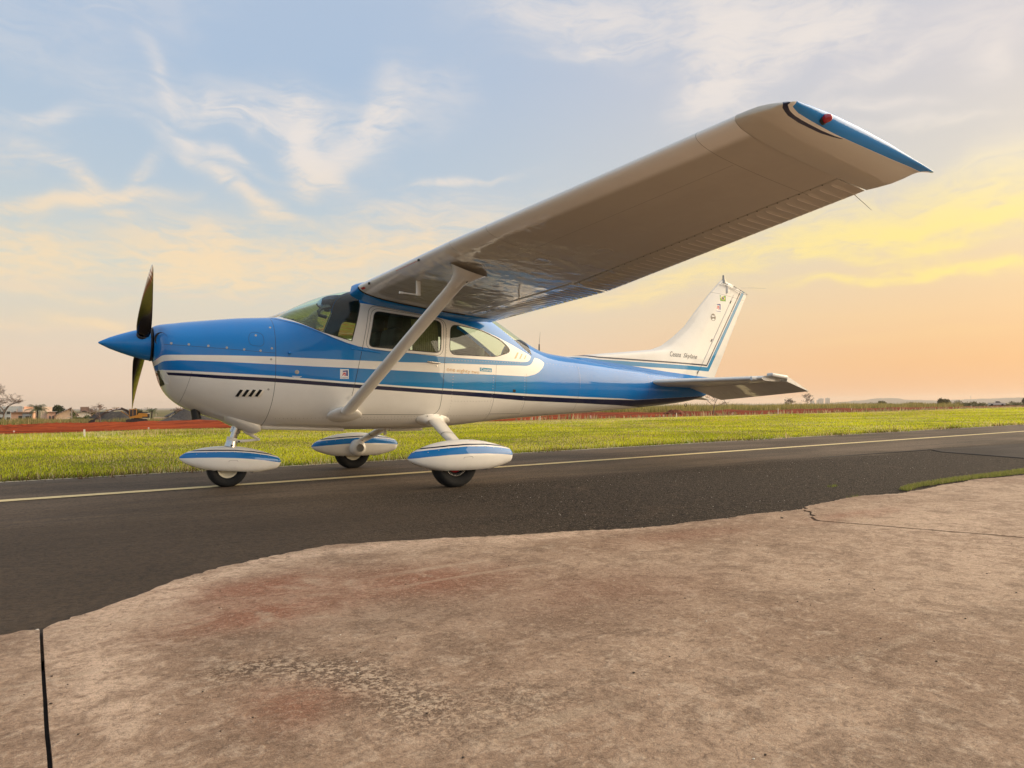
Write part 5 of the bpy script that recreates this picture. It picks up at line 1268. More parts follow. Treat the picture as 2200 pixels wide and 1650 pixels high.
# loose stones and chips
def pebble(x, y, s, col, z=.025):
    bm = bmesh.new(); bmesh.ops.create_icosphere(bm, subdivisions=1, radius=s)
    for v in bm.verts: v.co = Vector((v.co.x*(1+random.uniform(-.3, .5)), v.co.y*(1+random.uniform(-.3, .3)), v.co.z*random.uniform(.35, .7)+s*.3))
    V = [v.co+Vector((x, y, z)) for v in bm.verts]; bm.verts.index_update(); F = [[v.index for v in f.verts] for f in bm.faces]; bm.free(); return V, F
M['stone'] = simple('dark stone', (.05, .035, .025), .9); M['chip'] = simple('pale chip', (.72, .66, .55), .8)
mb1, mb2 = MB(), MB()
r = np.random.default_rng(11)
for k in range(150):
    x, y = r.uniform(-2.5, 5.5), r.uniform(-6.6, -4.4); mb1.add(*pebble(x, y, r.uniform(.0015, .004), 0))
for k in range(70):
    x, y = r.uniform(-2.5, 6), r.uniform(-6.6, -4.35); mb2.add(*pebble(x, y, r.uniform(.0012, .0035), 0))
for k in range(260):
    x = r.uniform(-1.8, 6.5); y = float(np.interp(x, [p[0] for p in EDGE], [p[1] for p in EDGE]))+r.uniform(.01, .07); mb1.add(*pebble(x, y, r.uniform(.002, .007), 0, .004))
for k in range(1500):
    x = r.uniform(-1.9, 6.5); y = float(np.interp(x, [p[0] for p in EDGE], [p[1] for p in EDGE]))+abs(r.normal(0, .03))-.004; (mb2 if k % 3 == 0 else mb1).add(*pebble(x, y, r.uniform(.0015, .008)*(1.4 if k % 17 == 0 else 1), 0, .004))
for k in range(900):
    x, y = r.uniform(1, 9), r.uniform(-4.0, -1.5); (mb2 if k % 5 == 0 else mb1).add(*pebble(x, y, r.uniform(.0015, .004), 0, .004))
def stuffo(mb, name, mat, label=None, cat=None): o = mb.build(name, mat); o['kind'] = 'stuff'; tag(o, label, cat); return o
stuffo(mb1, 'loose_grit', M['stone'], 'dark loose grit scattered over concrete and asphalt', 'grit'); stuffo(mb2, 'pale_chips', M['chip'], 'tiny pale chips scattered over concrete and asphalt', 'chips')
mb = MB(); mb.add(*pebble(2.27, -4.52, .011, 0, .02)); tag(mb.build('stone', M['stone']), 'small dark stone beside the crack in the concrete', 'stone')

# ------------------------------------------------------------------ grass, built blade by blade
def blades(name, P, H, W, C, lean=.45, label=None, cat=None, mat=None, Z=None):
    n = len(P); r = np.random.default_rng(len(P)); th = r.uniform(0, 2*np.pi, n); ln = np.abs(r.normal(0, lean, n)); la = r.uniform(0, 2*np.pi, n)
    z = Z if Z is not None else np.array([terr(a, b) for a, b in P]); ct, st = np.cos(th)*W/2, np.sin(th)*W/2; V = np.empty((n, 3, 3), np.float32)
    V[:, 0] = np.stack([P[:, 0]-ct, P[:, 1]-st, z-.005], 1); V[:, 1] = np.stack([P[:, 0]+ct, P[:, 1]+st, z-.005], 1)
    V[:, 2] = np.stack([P[:, 0]+np.cos(la)*H*ln, P[:, 1]+np.sin(la)*H*ln, z+H*np.sqrt(np.maximum(.15, 1-ln**2*.6))], 1)
    me = bpy.data.meshes.new(name); me.vertices.add(3*n); me.vertices.foreach_set('co', V.ravel()); me.loops.add(3*n); me.loops.foreach_set('vertex_index', np.arange(3*n, dtype=np.int32))
    me.polygons.add(n); me.polygons.foreach_set('loop_start', np.arange(0, 3*n, 3, dtype=np.int32)); me.polygons.foreach_set('loop_total', np.full(n, 3, np.int32)); me.update()
    ca = me.color_attributes.new('tint', 'FLOAT_COLOR', 'POINT'); col = np.ones((n, 3, 4), np.float32); col[:, :, :3] = C[:, None, :]; ca.data.foreach_set('color', col.ravel())
    o = link(name, me, mat or M['blade_grass']); o['kind'] = 'stuff'; tag(o, label, cat); return o
def foliage_mat(name, trans=.45):
    m = bpy.data.materials.new(name); m.use_nodes = True; nt = m.node_tree; nt.nodes.clear(); o = nt.nodes.new('ShaderNodeOutputMaterial')
    at = nt.nodes.new('ShaderNodeAttribute'); at.attribute_name = 'tint'; df = nt.nodes.new('ShaderNodeBsdfDiffuse'); tr = nt.nodes.new('ShaderNodeBsdfTranslucent'); mx = nt.nodes.new('ShaderNodeMixShader'); mx.inputs[0].default_value = trans
    nt.links.new(at.outputs[0], df.inputs[0]); nt.links.new(at.outputs[0], tr.inputs[0]); nt.links.new(df.outputs[0], mx.inputs[1]); nt.links.new(tr.outputs[0], mx.inputs[2]); nt.links.new(mx.outputs[0], o.inputs[0]); return m
M['blade_grass'] = foliage_mat('grass blades', .5)
def vnoise(x, y, s, seed):
    r = np.random.default_rng(seed); G = r.random((257, 257)); X = (x/s) % 256; Y_ = (y/s) % 256; i = X.astype(int); j = Y_.astype(int); u = X-i; v = Y_-j; u = u*u*(3-2*u); v = v*v*(3-2*v)
    return G[i, j]*(1-u)*(1-v)+G[i+1, j]*u*(1-v)+G[i, j+1]*(1-u)*v+G[i+1, j+1]*u*v
CX, CY = -1.82, -7.58
def polar(n, r0, r1, a0, a1, p, seed):
    r = np.random.default_rng(seed); q = (r0**p+(r1**p-r0**p)*r.random(n))**(1/p); a = np.radians(r.uniform(a0, a1, n)); return np.stack([CX+q*np.cos(a), CY+q*np.sin(a)], 1), q
def mixcol(base, n, seed, var=.25):
    r = np.random.default_rng(seed); return base*(1+r.uniform(-var, var, (n, 1)))*(1+r.uniform(-.08, .08, (n, 3)))
P, q = polar(1500000, 8.5, 150, 12, 104, .62, 1)
ey = 2.05+.058*P[:, 0]+.06*np.sin(P[:, 0]*2.1)+.05*np.sin(P[:, 0]*5.7); ny_ = np.interp(P[:, 0], np.arange(-60, 400, 1.0), [near_y(x) for x in np.arange(-60, 400, 1.0)])
jit = np.random.default_rng(2).normal(0, .08, len(P))+.10*(vnoise(P[:, 0], P[:, 1], .6, 15)-.5)+.16*(vnoise(P[:, 0], P[:, 1]*0, 2.2, 16)-.5); k = (P[:, 1] > ey+jit-.02) & (P[:, 1] < ny_+.3); P = P[k]; q = q[k]; ey = ey[k]; ny_ = ny_[k]; n = len(P)
de = P[:, 1]-ey; t1 = vnoise(P[:, 0], P[:, 1], 1.1, 5); t2 = vnoise(P[:, 0], P[:, 1], .35, 6); t3 = vnoise(P[:, 0]*.5, P[:, 1], 3.0, 7)
rr_ = np.random.default_rng(9)
tuft = np.exp(-((P[:, 0]-.6)/3.2)**2-((P[:, 1]-17.2)/1.3)**2)+.8*np.exp(-((P[:, 0]+3.5)/1.6)**2-((P[:, 1]-15.8)/1.1)**2)
for a_, b_, s_ in ((30, 20.5, 1.4), (50, 25, 1.8), (62, 27, 2.0), (15, 14, 1.0), (24, 17.5, 1.2), (41, 24, 1.5), (85, 30, 3.0)): tuft = tuft+.6*np.exp(-((P[:, 0]-a_)/(s_*1.6))**2-((P[:, 1]-b_)/s_)**2)
H = (.016+.016*t1+.018*t2)*rr_.uniform(.5, 1.5, n)*(1+2.2*np.exp(-de/.30)*(.25+.75*(t1 > .42)))*(1+3.2*np.minimum(1, tuft)*(t2 > .3)); Wd = .0075*np.maximum(1, q/12)*rr_.uniform(.7, 1.3, n); H *= np.maximum(1, q/70)
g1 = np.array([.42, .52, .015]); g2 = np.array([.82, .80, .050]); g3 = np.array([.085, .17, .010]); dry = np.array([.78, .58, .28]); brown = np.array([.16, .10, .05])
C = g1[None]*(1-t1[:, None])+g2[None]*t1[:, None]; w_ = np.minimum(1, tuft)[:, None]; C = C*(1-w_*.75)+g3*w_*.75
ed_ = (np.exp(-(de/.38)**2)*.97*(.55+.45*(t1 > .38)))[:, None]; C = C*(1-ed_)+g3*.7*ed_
farm = (1/(1+np.exp(-(P[:, 1]-(ny_-4.5))/1.2)))[:, None]*(.75 if True else 0)*(1-w_*.8); isdry = (rr_.random((n, 1)) < (.10+.22*(vnoise(P[:, 0], P[:, 1], 2.0, 21)[:, None] > .6)+.30*(np.exp(-de/.35))[:, None]*(t2[:, None] > .5)+.6*farm)).astype(float)
C = C*(1-isdry)+(dry if True else 0)*isdry; C = C*(1-farm*.35)+np.array([.42, .33, .15])*farm*.35; br = (rr_.random((n, 1)) < (.08+.45*(t1[:, None] > .5))*np.exp(-de/.22)[:, None]); C = np.where(br, brown, C)
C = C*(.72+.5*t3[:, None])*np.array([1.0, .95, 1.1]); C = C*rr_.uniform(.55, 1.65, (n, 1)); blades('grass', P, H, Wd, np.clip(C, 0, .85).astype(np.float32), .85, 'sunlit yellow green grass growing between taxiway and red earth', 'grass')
# moss and grass strip along the apron edge on the right
r = np.random.default_rng(31); n = 26000; x = 4.45+r.random(n)**.85*6.0; cy = np.interp(x, [3.9, 4.3, 4.85, 5.83, 6.5, 10.5], [-4.25, -4.17, -4.02, -3.96, -3.98, -3.9]); wdt = np.interp(x, [3.9, 4.6, 6.5, 10], [.016, .045, .08, .11]); y = cy+r.normal(0, .6, n)*wdt
k = np.abs(y-cy) < wdt*1.3; P = np.stack([x, y], 1)[k]; n = len(P); C = np.array([.27, .29, .08])[None]*r.uniform(.5, 1.4, (n, 1)); C[r.random(n) < .12] = (.42, .34, .18)
blades('edge_grass', P, r.uniform(.008, .03, n), r.uniform(.003, .006, n), C.astype(np.float32), .7, 'low mossy green strip along the edge of the concrete', 'grass', None, np.full(n, .02))
for (x0, y0, n, h, nm) in ((3.63, -4.19, 60, .055, 'small grass tuft sprouting at the concrete edge'), (4.30, -3.55, 40, .03, 'tiny pale tuft growing in the coarse asphalt')):
    P = np.stack([r.normal(x0, .035, n), r.normal(y0, .02, n)], 1); C = np.array([.22, .26, .06])[None]*r.uniform(.6, 1.4, (n, 1)); o = blades('grass_tuft', P, r.uniform(.4, 1, n)*h, np.full(n, .004), C.astype(np.float32), .8, nm, 'grass tuft', None, np.full(n, .01))
# tall dry weeds behind the earthworks
def weeds(name, n, x0, x1, ylo, yhi, h0, h1, label, seed, cols):
    r = np.random.default_rng(seed); x = r.uniform(x0, x1, n); t = r.random(n)**1.1; y = np.array([ylo(a) for a in x])+t*np.array([yhi(a)-ylo(a) for a in x]); P = np.stack([x, y], 1); c1 = vnoise(x, y, 4.0, seed); c2 = vnoise(x, y, 1.5, seed+1)
    H = (h0+(h1-h0)*c1)*r.uniform(.5, 1.15, n); C = np.array(cols[0])[None]*(1-c2[:, None])+np.array(cols[1])[None]*c2[:, None]; gr = r.random(n) < .22+.3*(c1 < .35); C[gr] = cols[2]; C *= r.uniform(.6, 1.25, (n, 1))
    return blades(name, P, H, r.uniform(.05, .14, n), C.astype(np.float32), .3, label, 'weeds')
wc = ((.46, .36, .17), (.34, .29, .11), (.17, .20, .06))
weeds('dry_weeds', 34000, -45, 16, lambda x: far_y(x)-1, lambda x: far_y(x)+30, .6, 1.5, 'tall dry weeds behind the red earth in front of the houses', 41, wc)
weeds('dry_weeds', 9000, 14, 45, lambda x: far_y(x)+4, lambda x: far_y(x)+40, .6, 1.3, 'dry weeds behind the excavator and the dark gravel', 42, wc)
weeds('dry_weeds', 60000, 45, 240, lambda x: far_y(x)-1, lambda x: far_y(x)+40, .9, 2.1, 'tall dry weeds beyond the red earth behind the tail', 43, ((.46, .37, .15), (.36, .31, .10), (.20, .21, .06)))
weeds('earth_stubble', 1500, 20, 160, lambda x: near_y(x)-.6, lambda x: near_y(x)+.8, .2, .5, 'sparse dry stalks along the near edge of the red earth', 44, ((.52, .42, .25), (.45, .35, .2), (.25, .24, .1)))

# ------------------------------------------------------------------ distant things: builders
M['bark'] = simple('bare bark', (.20, .145, .115), .9); M['barkdark'] = simple('dark bark', (.06, .045, .035), .9)
def bare_tree(name, loc, h, spread, label, seed, group=None, depth=5, trunk=.035, leaf=0, lcol=None, rmin=.008):
    r = random.Random(seed); root = empty(name, loc, label, 'tree', group); mt, mc = MB(), MB(); tips = []
    def grow_(p, d, L, rad, lev):
        pts = [p]; q = p.copy(); dd = d.copy(); m = 4
        for i in range(m):
            dd = (dd+Vector((r.uniform(-1, 1), r.uniform(-1, 1), r.uniform(-.3, .5)))*.16).normalized(); q = q+dd*L/m; pts.append(q.copy())
        (mt if lev == 0 else mc).tube(pts, [max(rmin, rad*(1-.42*i/m)) for i in range(m+1)], 6 if lev < 2 else 4, False)
        if lev >= depth: tips.append((q, dd)); return
        kids = r.choice((2, 3, 3)) if lev else 4
        for k in range(kids):
            a = r.uniform(0, 2*math.pi); up = r.uniform(.25, .9); nd = (dd*up+Vector((math.cos(a), math.sin(a), r.uniform(-.1, .45)))*spread).normalized(); st = pts[r.choice((2, 3, 4))] if k else pts[4]
            grow_(st, nd, L*r.uniform(.58, .82), rad*.56, lev+1)
    grow_(Vector((0, 0, -.1)), Vector((r.uniform(-.1, .1), r.uniform(-.1, .1), 1)), h*.30, h*trunk, 0)
    z = max(t[0].z for t in tips); s_ = h/z
    for b_ in (mt, mc): b_.V = [(a*s_, c*s_, e*s_) for a, c, e in b_.V]
    mt.build('trunk', M['bark'], root); mc.build('branches', M['bark'], root)
    if leaf:
        P = np.array([tuple(t[0]*s_) for t in tips for _ in range(leaf)])+np.random.default_rng(seed).normal(0, h*.03, (len(tips)*leaf, 3)); leafcloud('leaves', P, h*.022, lcol, root, seed)
    return root
def leafcloud(name, P, size, col, parent, seed, aspect=1.6):
    r = np.random.default_rng(seed); n = len(P); a = r.normal(0, 1, (n, 3)); a /= np.linalg.norm(a, axis=1)[:, None]; b = np.cross(a, r.normal(0, 1, (n, 3))); b /= np.linalg.norm(b, axis=1)[:, None]; s_ = size*r.uniform(.6, 1.4, (n, 1))
    V = np.stack([P-a*s_*aspect, P+b*s_*.5, P+a*s_*aspect, P-b*s_*.5], 1).astype(np.float32); me = bpy.data.meshes.new(name); me.vertices.add(4*n); me.vertices.foreach_set('co', V.ravel()); me.loops.add(4*n); me.loops.foreach_set('vertex_index', np.arange(4*n, dtype=np.int32))
    me.polygons.add(n); me.polygons.foreach_set('loop_start', np.arange(0, 4*n, 4, dtype=np.int32)); me.polygons.foreach_set('loop_total', np.full(n, 4, np.int32)); me.update()
    ca = me.color_attributes.new('tint', 'FLOAT_COLOR', 'POINT'); C = np.ones((n, 4, 4), np.float32); C[:, :, :3] = (np.array(col)[None]*r.uniform(.5, 1.5, (n, 1)))[:, None, :]; ca.data.foreach_set('color', C.ravel())
    return link(name, me, M['leafmat'], parent)
M['leafmat'] = foliage_mat('leaves', .3)
def clump_points(n, rad, seed, lumps=9):
    r = np.random.default_rng(seed); c = r.normal(0, .45, (lumps, 3))*np.array(rad); c[:, 2] = np.abs(c[:, 2])*.9; i = r.integers(0, lumps, n); d = r.normal(0, 1, (n, 3)); d /= np.linalg.norm(d, axis=1)[:, None]; P = c[i]+d*(r.random((n, 1))**.4)*np.array(rad)*r.uniform(.35, .6, (lumps, 1))[i]
    return P[P[:, 2] > -rad[2]*.3]
def leafy(name, loc, rad, col, label, seed, n=1400, cat='tree', group=None, trunk=True, size=.16):
    root = empty(name, loc, label, cat, group); P = clump_points(n, rad, seed); P[:, 2] += rad[2]*(.75 if trunk else .25); leafcloud('crown' if cat == 'tree' else 'foliage', P, size, col, root, seed)
    mb = MB(); r = random.Random(seed)
    mb.tube([(0, 0, -.2), (.05, 0, rad[2]*.5), (.1, .1, rad[2]*.9)], [.16, .12, .06], 7)
    for k in range(4): a = r.uniform(0, 6.3); mb.tube([(.03, 0, rad[2]*.35), (math.cos(a)*rad[0]*.35, math.sin(a)*rad[1]*.35, rad[2]*.9)], [.08, .03], 5)
    mb.build('trunk' if trunk else 'stems', M['barkdark'], root); return root
def palm(loc, h, fr, label, seed, lean=.1, col=(.10, .115, .045)):
    root = empty('palm_tree', loc, label, 'palm'); r = random.Random(seed); mb = MB(); pts = [Vector((lean*h*t*t, 0, h*t)) for t in np.linspace(0, 1, 7)]; mb.tube(pts, [.26-.10*t for t in np.linspace(0, 1, 7)], 8); mb.build('trunk', M['barkdark'], root); top_ = pts[-1]
    mt = simple('palm frond', col, .7, var=.3)
    for k in range(22):
        a = 2*math.pi*k/22+r.uniform(-.15, .15); e0 = r.uniform(.0, 1.25); L = fr*r.uniform(.8, 1.1); sp_ = []; V = []; F = []
        for i in range(9):
            t = i/8; el_ = e0-1.7*t*t-.15; sp_.append((sp_[-1]+Vector((math.cos(a)*math.cos(el_), math.sin(a)*math.cos(el_), math.sin(el_)))*L/8) if sp_ else top_.copy())
        sd_ = Vector((-math.sin(a), math.cos(a), 0))
        for i in range(8):
            p, q_ = sp_[i], sp_[i+1]; wl = L*.30*math.sin(math.pi*min(1, .15+i/8))**.7
            for s_ in (-1, 1):
                for j in range(2):
                    c_ = p.lerp(q_, j/2); d_ = c_+sd_*s_*wl+Vector((0, 0, -wl*.45))+(q_-p)*.5; b0 = len(V); V += [c_, c_+(q_-p)*.28, d_]; F.append((b0, b0+1, b0+2))
        mb = MB(); mb.add(V, F); mb.tube(sp_, [.03*(1-.8*i/8) for i in range(9)], 4, False); mb.build('frond', mt, root)
    return root
def winbox(mb_w, c, size): mb_w.box(c, size)
def house(name, loc, label, rz=0.0): return empty(name, loc, label, 'house')
HW = {k: simple(k, c, .8, var=.12, vscale=.8) for k, c in (('peach wall', (.86, .50, .33)), ('cream wall', (.84, .62, .46)), ('grey wall', (.40, .42, .43)), ('brown wall', (.22, .14, .11)), ('white wall', (.66, .60, .52)), ('tan wall', (.62, .44, .30)))}
M['tile'] = simple('clay roof', (.22, .13, .09), .85, var=.25, vscale=3); M['darkroof'] = simple('dark roof', (.05, .042, .04), .8, var=.2); M['wglassd'] = simple('dark pane', (.03, .035, .04), .15); M['trim'] = simple('pale trim', (.60, .52, .44), .7)
def wall_box(root, c, size, mat, name='wall'): mb = MB(); mb.box(c, size); return mb.build(name, mat, root)
def window(root, c, w_, h_, front=-1, nm='window'):
    mb = MB(); t = .06
    for dx_, dz_, sx, sz in ((0, h_/2, w_+t, t), (0, -h_/2, w_+t, t), (-w_/2, 0, t, h_), (w_/2, 0, t, h_)): mb.box((c[0]+dx_, c[1]-.04, c[2]+dz_), (sx, .10, sz))
    f = mb.build(nm, M['trim'], root); mb = MB(); mb.box((c[0], c[1]-.012, c[2]), (w_-.02, .03, h_-.02)); mb.build('pane', M['wglassd'], f)
# modern stepped house
r_ = empty('modern_house', (-7.6, 233.5, terr(-7, 233)), 'peach and grey flat-roofed house left of the palm', 'house'); r_.rotation_euler.z = -.08
wall_box(r_, (-.2, 0, 1.6), (5.0, 7, 3.2), HW['peach wall']); wall_box(r_, (1.0, -.6, 1.5), (2.2, 6.4, 3.0), HW['grey wall']); wall_box(r_, (.3, .4, 3.75), (3.9, 5, 1.1), HW['cream wall']); wall_box(r_, (-.8, -.8, 4.25), (1.1, 3, 1.5), HW['grey wall']); wall_box(r_, (.9, .4, 4.2), (1.9, 3, 1.4), HW['peach wall'])
mb = MB(); mb.box((-.2, -.3, 3.28), (5.4, 7.9, .16)); mb.build('roof_slab', M['tile'], r_)
window(r_, (-.6, -3.52, 1.4), .9, 1.9); window(r_, (1.0, -3.82, 1.5), .9, 1.6); window(r_, (1.7, -3.82, 1.5), .4, 1.6)
r_ = empty('modern_house', (-1.9, 224.5, terr(-2, 224)), 'cream and peach flat-roofed house right of the palm', 'house')
wall_box(r_, (-.6, 0, 2.3), (2.6, 6, 4.6), HW['cream wall']); wall_box(r_, (.5, -1.5, 1.6), (1.9, 5, 3.2), HW['peach wall']); mb = MB(); mb.box((.6, -1.7, 3.28), (2.5, 5.8, .14)); mb.box((-1.9, -.4, 3.9), (2.2, 5.2, .14)); mb.build('roof_slab', M['trim'], r_)
window(r_, (.2, -4.02, 1.6), .35, 1.2); window(r_, (.9, -4.02, 1.6), .35, 1.2)
wall_box(r_, (1.0, -5.5, .5), (4.2, .15, 1.0), HW['peach wall'], 'yard_wall')
# gabled house
def gable(name, loc, label, w_, d_, hw, hr, wm, rm, off=0.0, rz=0.0):
    r_ = empty(name, loc, label, 'house'); r_.rotation_euler.z = rz; mb = MB(); x0, x1 = -w_/2, w_/2; y0, y1 = -d_/2, d_/2
    V = [(x0, y0, 0), (x1, y0, 0), (x1, y0, hw), (off, y0, hw+hr), (x0, y0, hw), (x0, y1, 0), (x1, y1, 0), (x1, y1, hw), (off, y1, hw+hr), (x0, y1, hw)]
    mb.add(V, [(0, 1, 2, 3, 4), (6, 5, 9, 8, 7), (0, 4, 9, 5), (1, 6, 7, 2), (2, 7, 8, 3), (4, 3, 8, 9)]); mb.build('wall', wm, r_)
    for sx, xe in ((-1, x0), (1, x1)):
        L = math.hypot(xe-off, hr); a = math.atan2(hr, abs(xe-off)); cx = (xe+off)/2+sx*.2; cz = hw+hr/2+.02; mb = MB(); mb.box((cx, 0, cz), (L+.7, d_+1.0, .16), 0, 0, a*sx); mb.build('roof_slope', rm, r_)
        for q in range(5): mb = MB(); mb.box((xe*(.9-.17*q)+off*(.1+.17*q), y0-.55, hw+hr*(.1+.17*q)+.12), (.18, .12, .14), 0, 0, a*sx); mb.build('rafter_end', M['trim'], r_)
    return r_
g_ = gable('gabled_house', (1.9, 216, terr(1.9, 216)), 'tan gabled house with clay roof between palm and hedge', 4.8, 7, 2.2, 1.7, HW['tan wall'], M['tile'], .9); window(g_, (.6, -3.52, 1.2), .8, 1.0); wall_box(g_, (-.2, -4.6, .9), (3.0, .12, 1.4), HW['cream wall'], 'yard_wall')
g_ = gable('dark_roofed_house', (6.6, 236, terr(6.6, 236)), 'dark roofed house with brown tank block on top', 7.0, 7, 2.3, 1.1, HW['white wall'], M['darkroof']); wall_box(g_, (.2, 0, 3.9), (2.1, 2.6, 1.6), HW['brown wall'], 'tank_block'); mb = MB(); mb.box((.2, 0, 4.75), (2.3, 2.8, .1)); mb.build('block_cap', M['trim'], g_); window(g_, (2.2, -3.52, 1.2), .9, .9)
g_ = gable('small_house', (31.5, 238, terr(31, 238)), 'small white house with dark roof beyond the gravel heaps', 5.0, 6, 1.7, 1.3, HW['white wall'], M['darkroof']); window(g_, (-.8, -3.02, 1.0), .8, .7)
r_ = empty('low_house', (8.9, 214.5, terr(9, 214)), 'low peach house end showing right of the hedge', 'house'); wall_box(r_, (0, 0, 1.3), (2.6, 4, 2.6), HW['peach wall']); mb = MB(); mb.box((0, 0, 2.7), (3.2, 4.6, .2)); mb.build('roof_slab', M['tile'], r_); window(r_, (.4, -2.02, 1.3), .6, .8)
r_ = empty('site_cabin', (21.6, 226, terr(21, 226)), 'white box cabin standing right of the excavator', 'cabin'); wall_box(r_, (0, 0, 1.25), (2.1, 2.4, 2.5), HW['white wall'], 'wall'); mb = MB(); mb.box((0, 0, 2.55), (2.25, 2.55, .12)); mb.build('roof_slab', M['trim'], r_); window(r_, (.5, -1.22, 1.5), .5, .6)
r_ = empty('boundary_wall', (29, 236, terr(29, 236)), 'low tan boundary wall right of the second palm', 'wall'); wall_box(r_, (-.3, 0, .65), (7.5, .2, 1.5), HW['tan wall'], 'wall'); mb = MB(); mb.box((-.3, 0, 1.45), (7.6, .3, .12)); mb.build('coping', M['trim'], r_)
r_ = empty('apartment_tower', (-13.6, 295, terr(-13, 295)), 'pale grey building seen through the bare tree at far left', 'building'); wall_box(r_, (0, 0, 2.9), (6.4, 6, 5.8), HW['grey wall'])
for fz in (1.6, 3.6): 
    for fx in (-2, 0, 2): window(r_, (fx, -3.02, fz), 1.0, 1.0)
# trees and palms
palm((-4.4, 208, terr(-4.4, 208)), 3.6, 3.3, 'bushy palm in front of the flat-roofed houses', 3, .02)
palm((23.8, 231, terr(24, 231)), 3.3, 2.4, 'small palm right of the white cabin', 4, .05)
bare_tree('bare_tree', (-8.3, 139, terr(-8, 139)), 7.0, .8, 'large bare spreading tree at the far left edge', 21, None, 6, .020, 0, None, .014)
bare_tree('bare_tree', (7.2, 165, terr(7, 165)), 4.4, .75, 'slender bare tree standing left of the excavator boom', 22, None, 5, .016, rmin=.016)
bare_tree('bare_tree', (27, 200, terr(27, 200)), 4.0, 1.1, 'leggy small tree beside the largest gravel heap', 23, None, 5, .02, 1, (.16, .05, .03), .014)
leafy('leafy_tree', (.6, 246, terr(.6, 246)), (2.0, 2.0, 3.2), (.05, .065, .03), 'dark leafy tree behind the gabled house', 31, 1800, size=.2)
leafy('leafy_tree', (-10.6, 142, terr(-10, 142)), (1.6, 1.6, 1.5), (.05, .06, .03), 'dark low tree at the foot of the large bare tree', 32, 1400, size=.15)
leafy('leafy_tree', (20.9, 243, terr(21, 243)), (2.0, 1.6, 2.3), (.07, .075, .035), 'olive tree showing above the excavator cab', 33, 1200, size=.2)
leafy('leafy_tree', (31.0, 233, terr(31, 233)), (1.6, 1.6, 1.6), (.06, .06, .035), 'rounded dark tree in front of the small white house', 34, 900, size=.18)
for i, (x, y, a, l) in enumerate(((3.6, 207, 1.9, 'green shrub at the left end of the hedge'), (5.6, 206.5, 2.1, 'green shrub in the middle of the hedge'), (7.6, 206, 1.8, 'green shrub at the right end of the hedge'), (-7.0, 214, 1.2, 'low shrub in front of the peach house'))): leafy('shrub', (x, y, terr(x, y)), (1.5, 1.2, a*.9), (.085, .11, .035), l, 50+i, 900, 'shrub', 'shrubs before the houses', False, .16)
bare_tree('sapling', (51.0, 39.3, terr(51, 39)+.22), 2.05, .6, 'thin bare sapling in the earth mound behind the tail', 61, None, 4, .016, 1, (.10, .09, .04), .006)
bare_tree('bare_tree', (166.4, 110.2, terr(166, 110)), 4.4, .55, 'upright bare tree beside the tailplane tip', 62, None, 5, .016, rmin=.016)
bare_tree('bare_shrub', (169, 118, terr(169, 118)), 3.4, 1.1, 'rounded leafless shrub left of the upright bare tree', 63, None, 5, .018, 2, (.15, .13, .08), .014)
bare_tree('bare_shrub', (91, 100, terr(91, 100)), 2.0, 1.0, 'small thorny shrub in the dry weeds below the tail', 64, None, 4, .02, rmin=.014)
# brush line on the right horizon
bi = 0
rb_ = random.Random(5)
P_all = []
for u in np.linspace(0, 1, 46):
    x = 262+u*330+rb_.uniform(-4, 4); y = np.interp(u, [0, 1], [150, 158])+rb_.uniform(-5, 5); h = rb_.uniform(.8, 1.9); P = clump_points(420, (4.6, 3.0, h), int(u*1000)+3, 7); P[:, 2] += h*.35; P_all.append(P+np.array([x, y, terr(x, y)]))
ro = leafcloud('brush', np.concatenate(P_all), .26, (.16, .15, .075), None, 71); ro['kind'] = 'stuff'; tag(ro, 'band of scrubby brush along the right horizon', 'brush')
leafy('leafy_tree', (338, 160, terr(338, 160)), (2.6, 2.4, 2.2), (.15, .14, .075), 'tallest rounded tree in the brush on the right', 72, 1500, size=.32)
leafy('leafy_tree', (452, 172, terr(452, 172)), (1.8, 1.8, 2.6), (.15, .13, .075), 'narrow tree above the brush near the right edge', 73, 900, size=.34)
# poles
M['pole'] = simple('concrete pole', (.36, .30, .25), .85)
for x, y, h, lab, arm in ((-5, 232, 5.4, 'dark utility pole left of the stepped peach house', 0), (2.6, 191.8, 4.0, 'pale pole in front of the gabled house', 0), (17.1, 277, 5.4, 'utility pole with crossarm behind the excavator boom', 1), (23.4, 237.9, 4.6, 'tall utility pole with crossarm right of the cabin', 1), (26.8, 247, 4.2, 'shorter plain pole right of the second palm', 0), (12.3, 236, 4.6, 'utility pole beside the slender bare tree', 0)):
    root = empty('utility_pole', (x, y, terr(x, y)), lab, 'pole', 'utility poles by the houses'); mb = MB(); mb.tube([(0, 0, 0), (0, 0, h)], [.13, .09], 8); mb.build('post', M['pole'], root)
    if arm: mb = MB(); mb.box((0, 0, h-.3), (1.6, .12, .12)); mb.build('crossarm', M['pole'], root)
    if arm:
        for k in (-.7, 0, .7): mb = MB(); mb.tube([(k, 0, h-.25), (k, 0, h-.02)], .05, 6); mb.build('insulator', M['trim'], root)
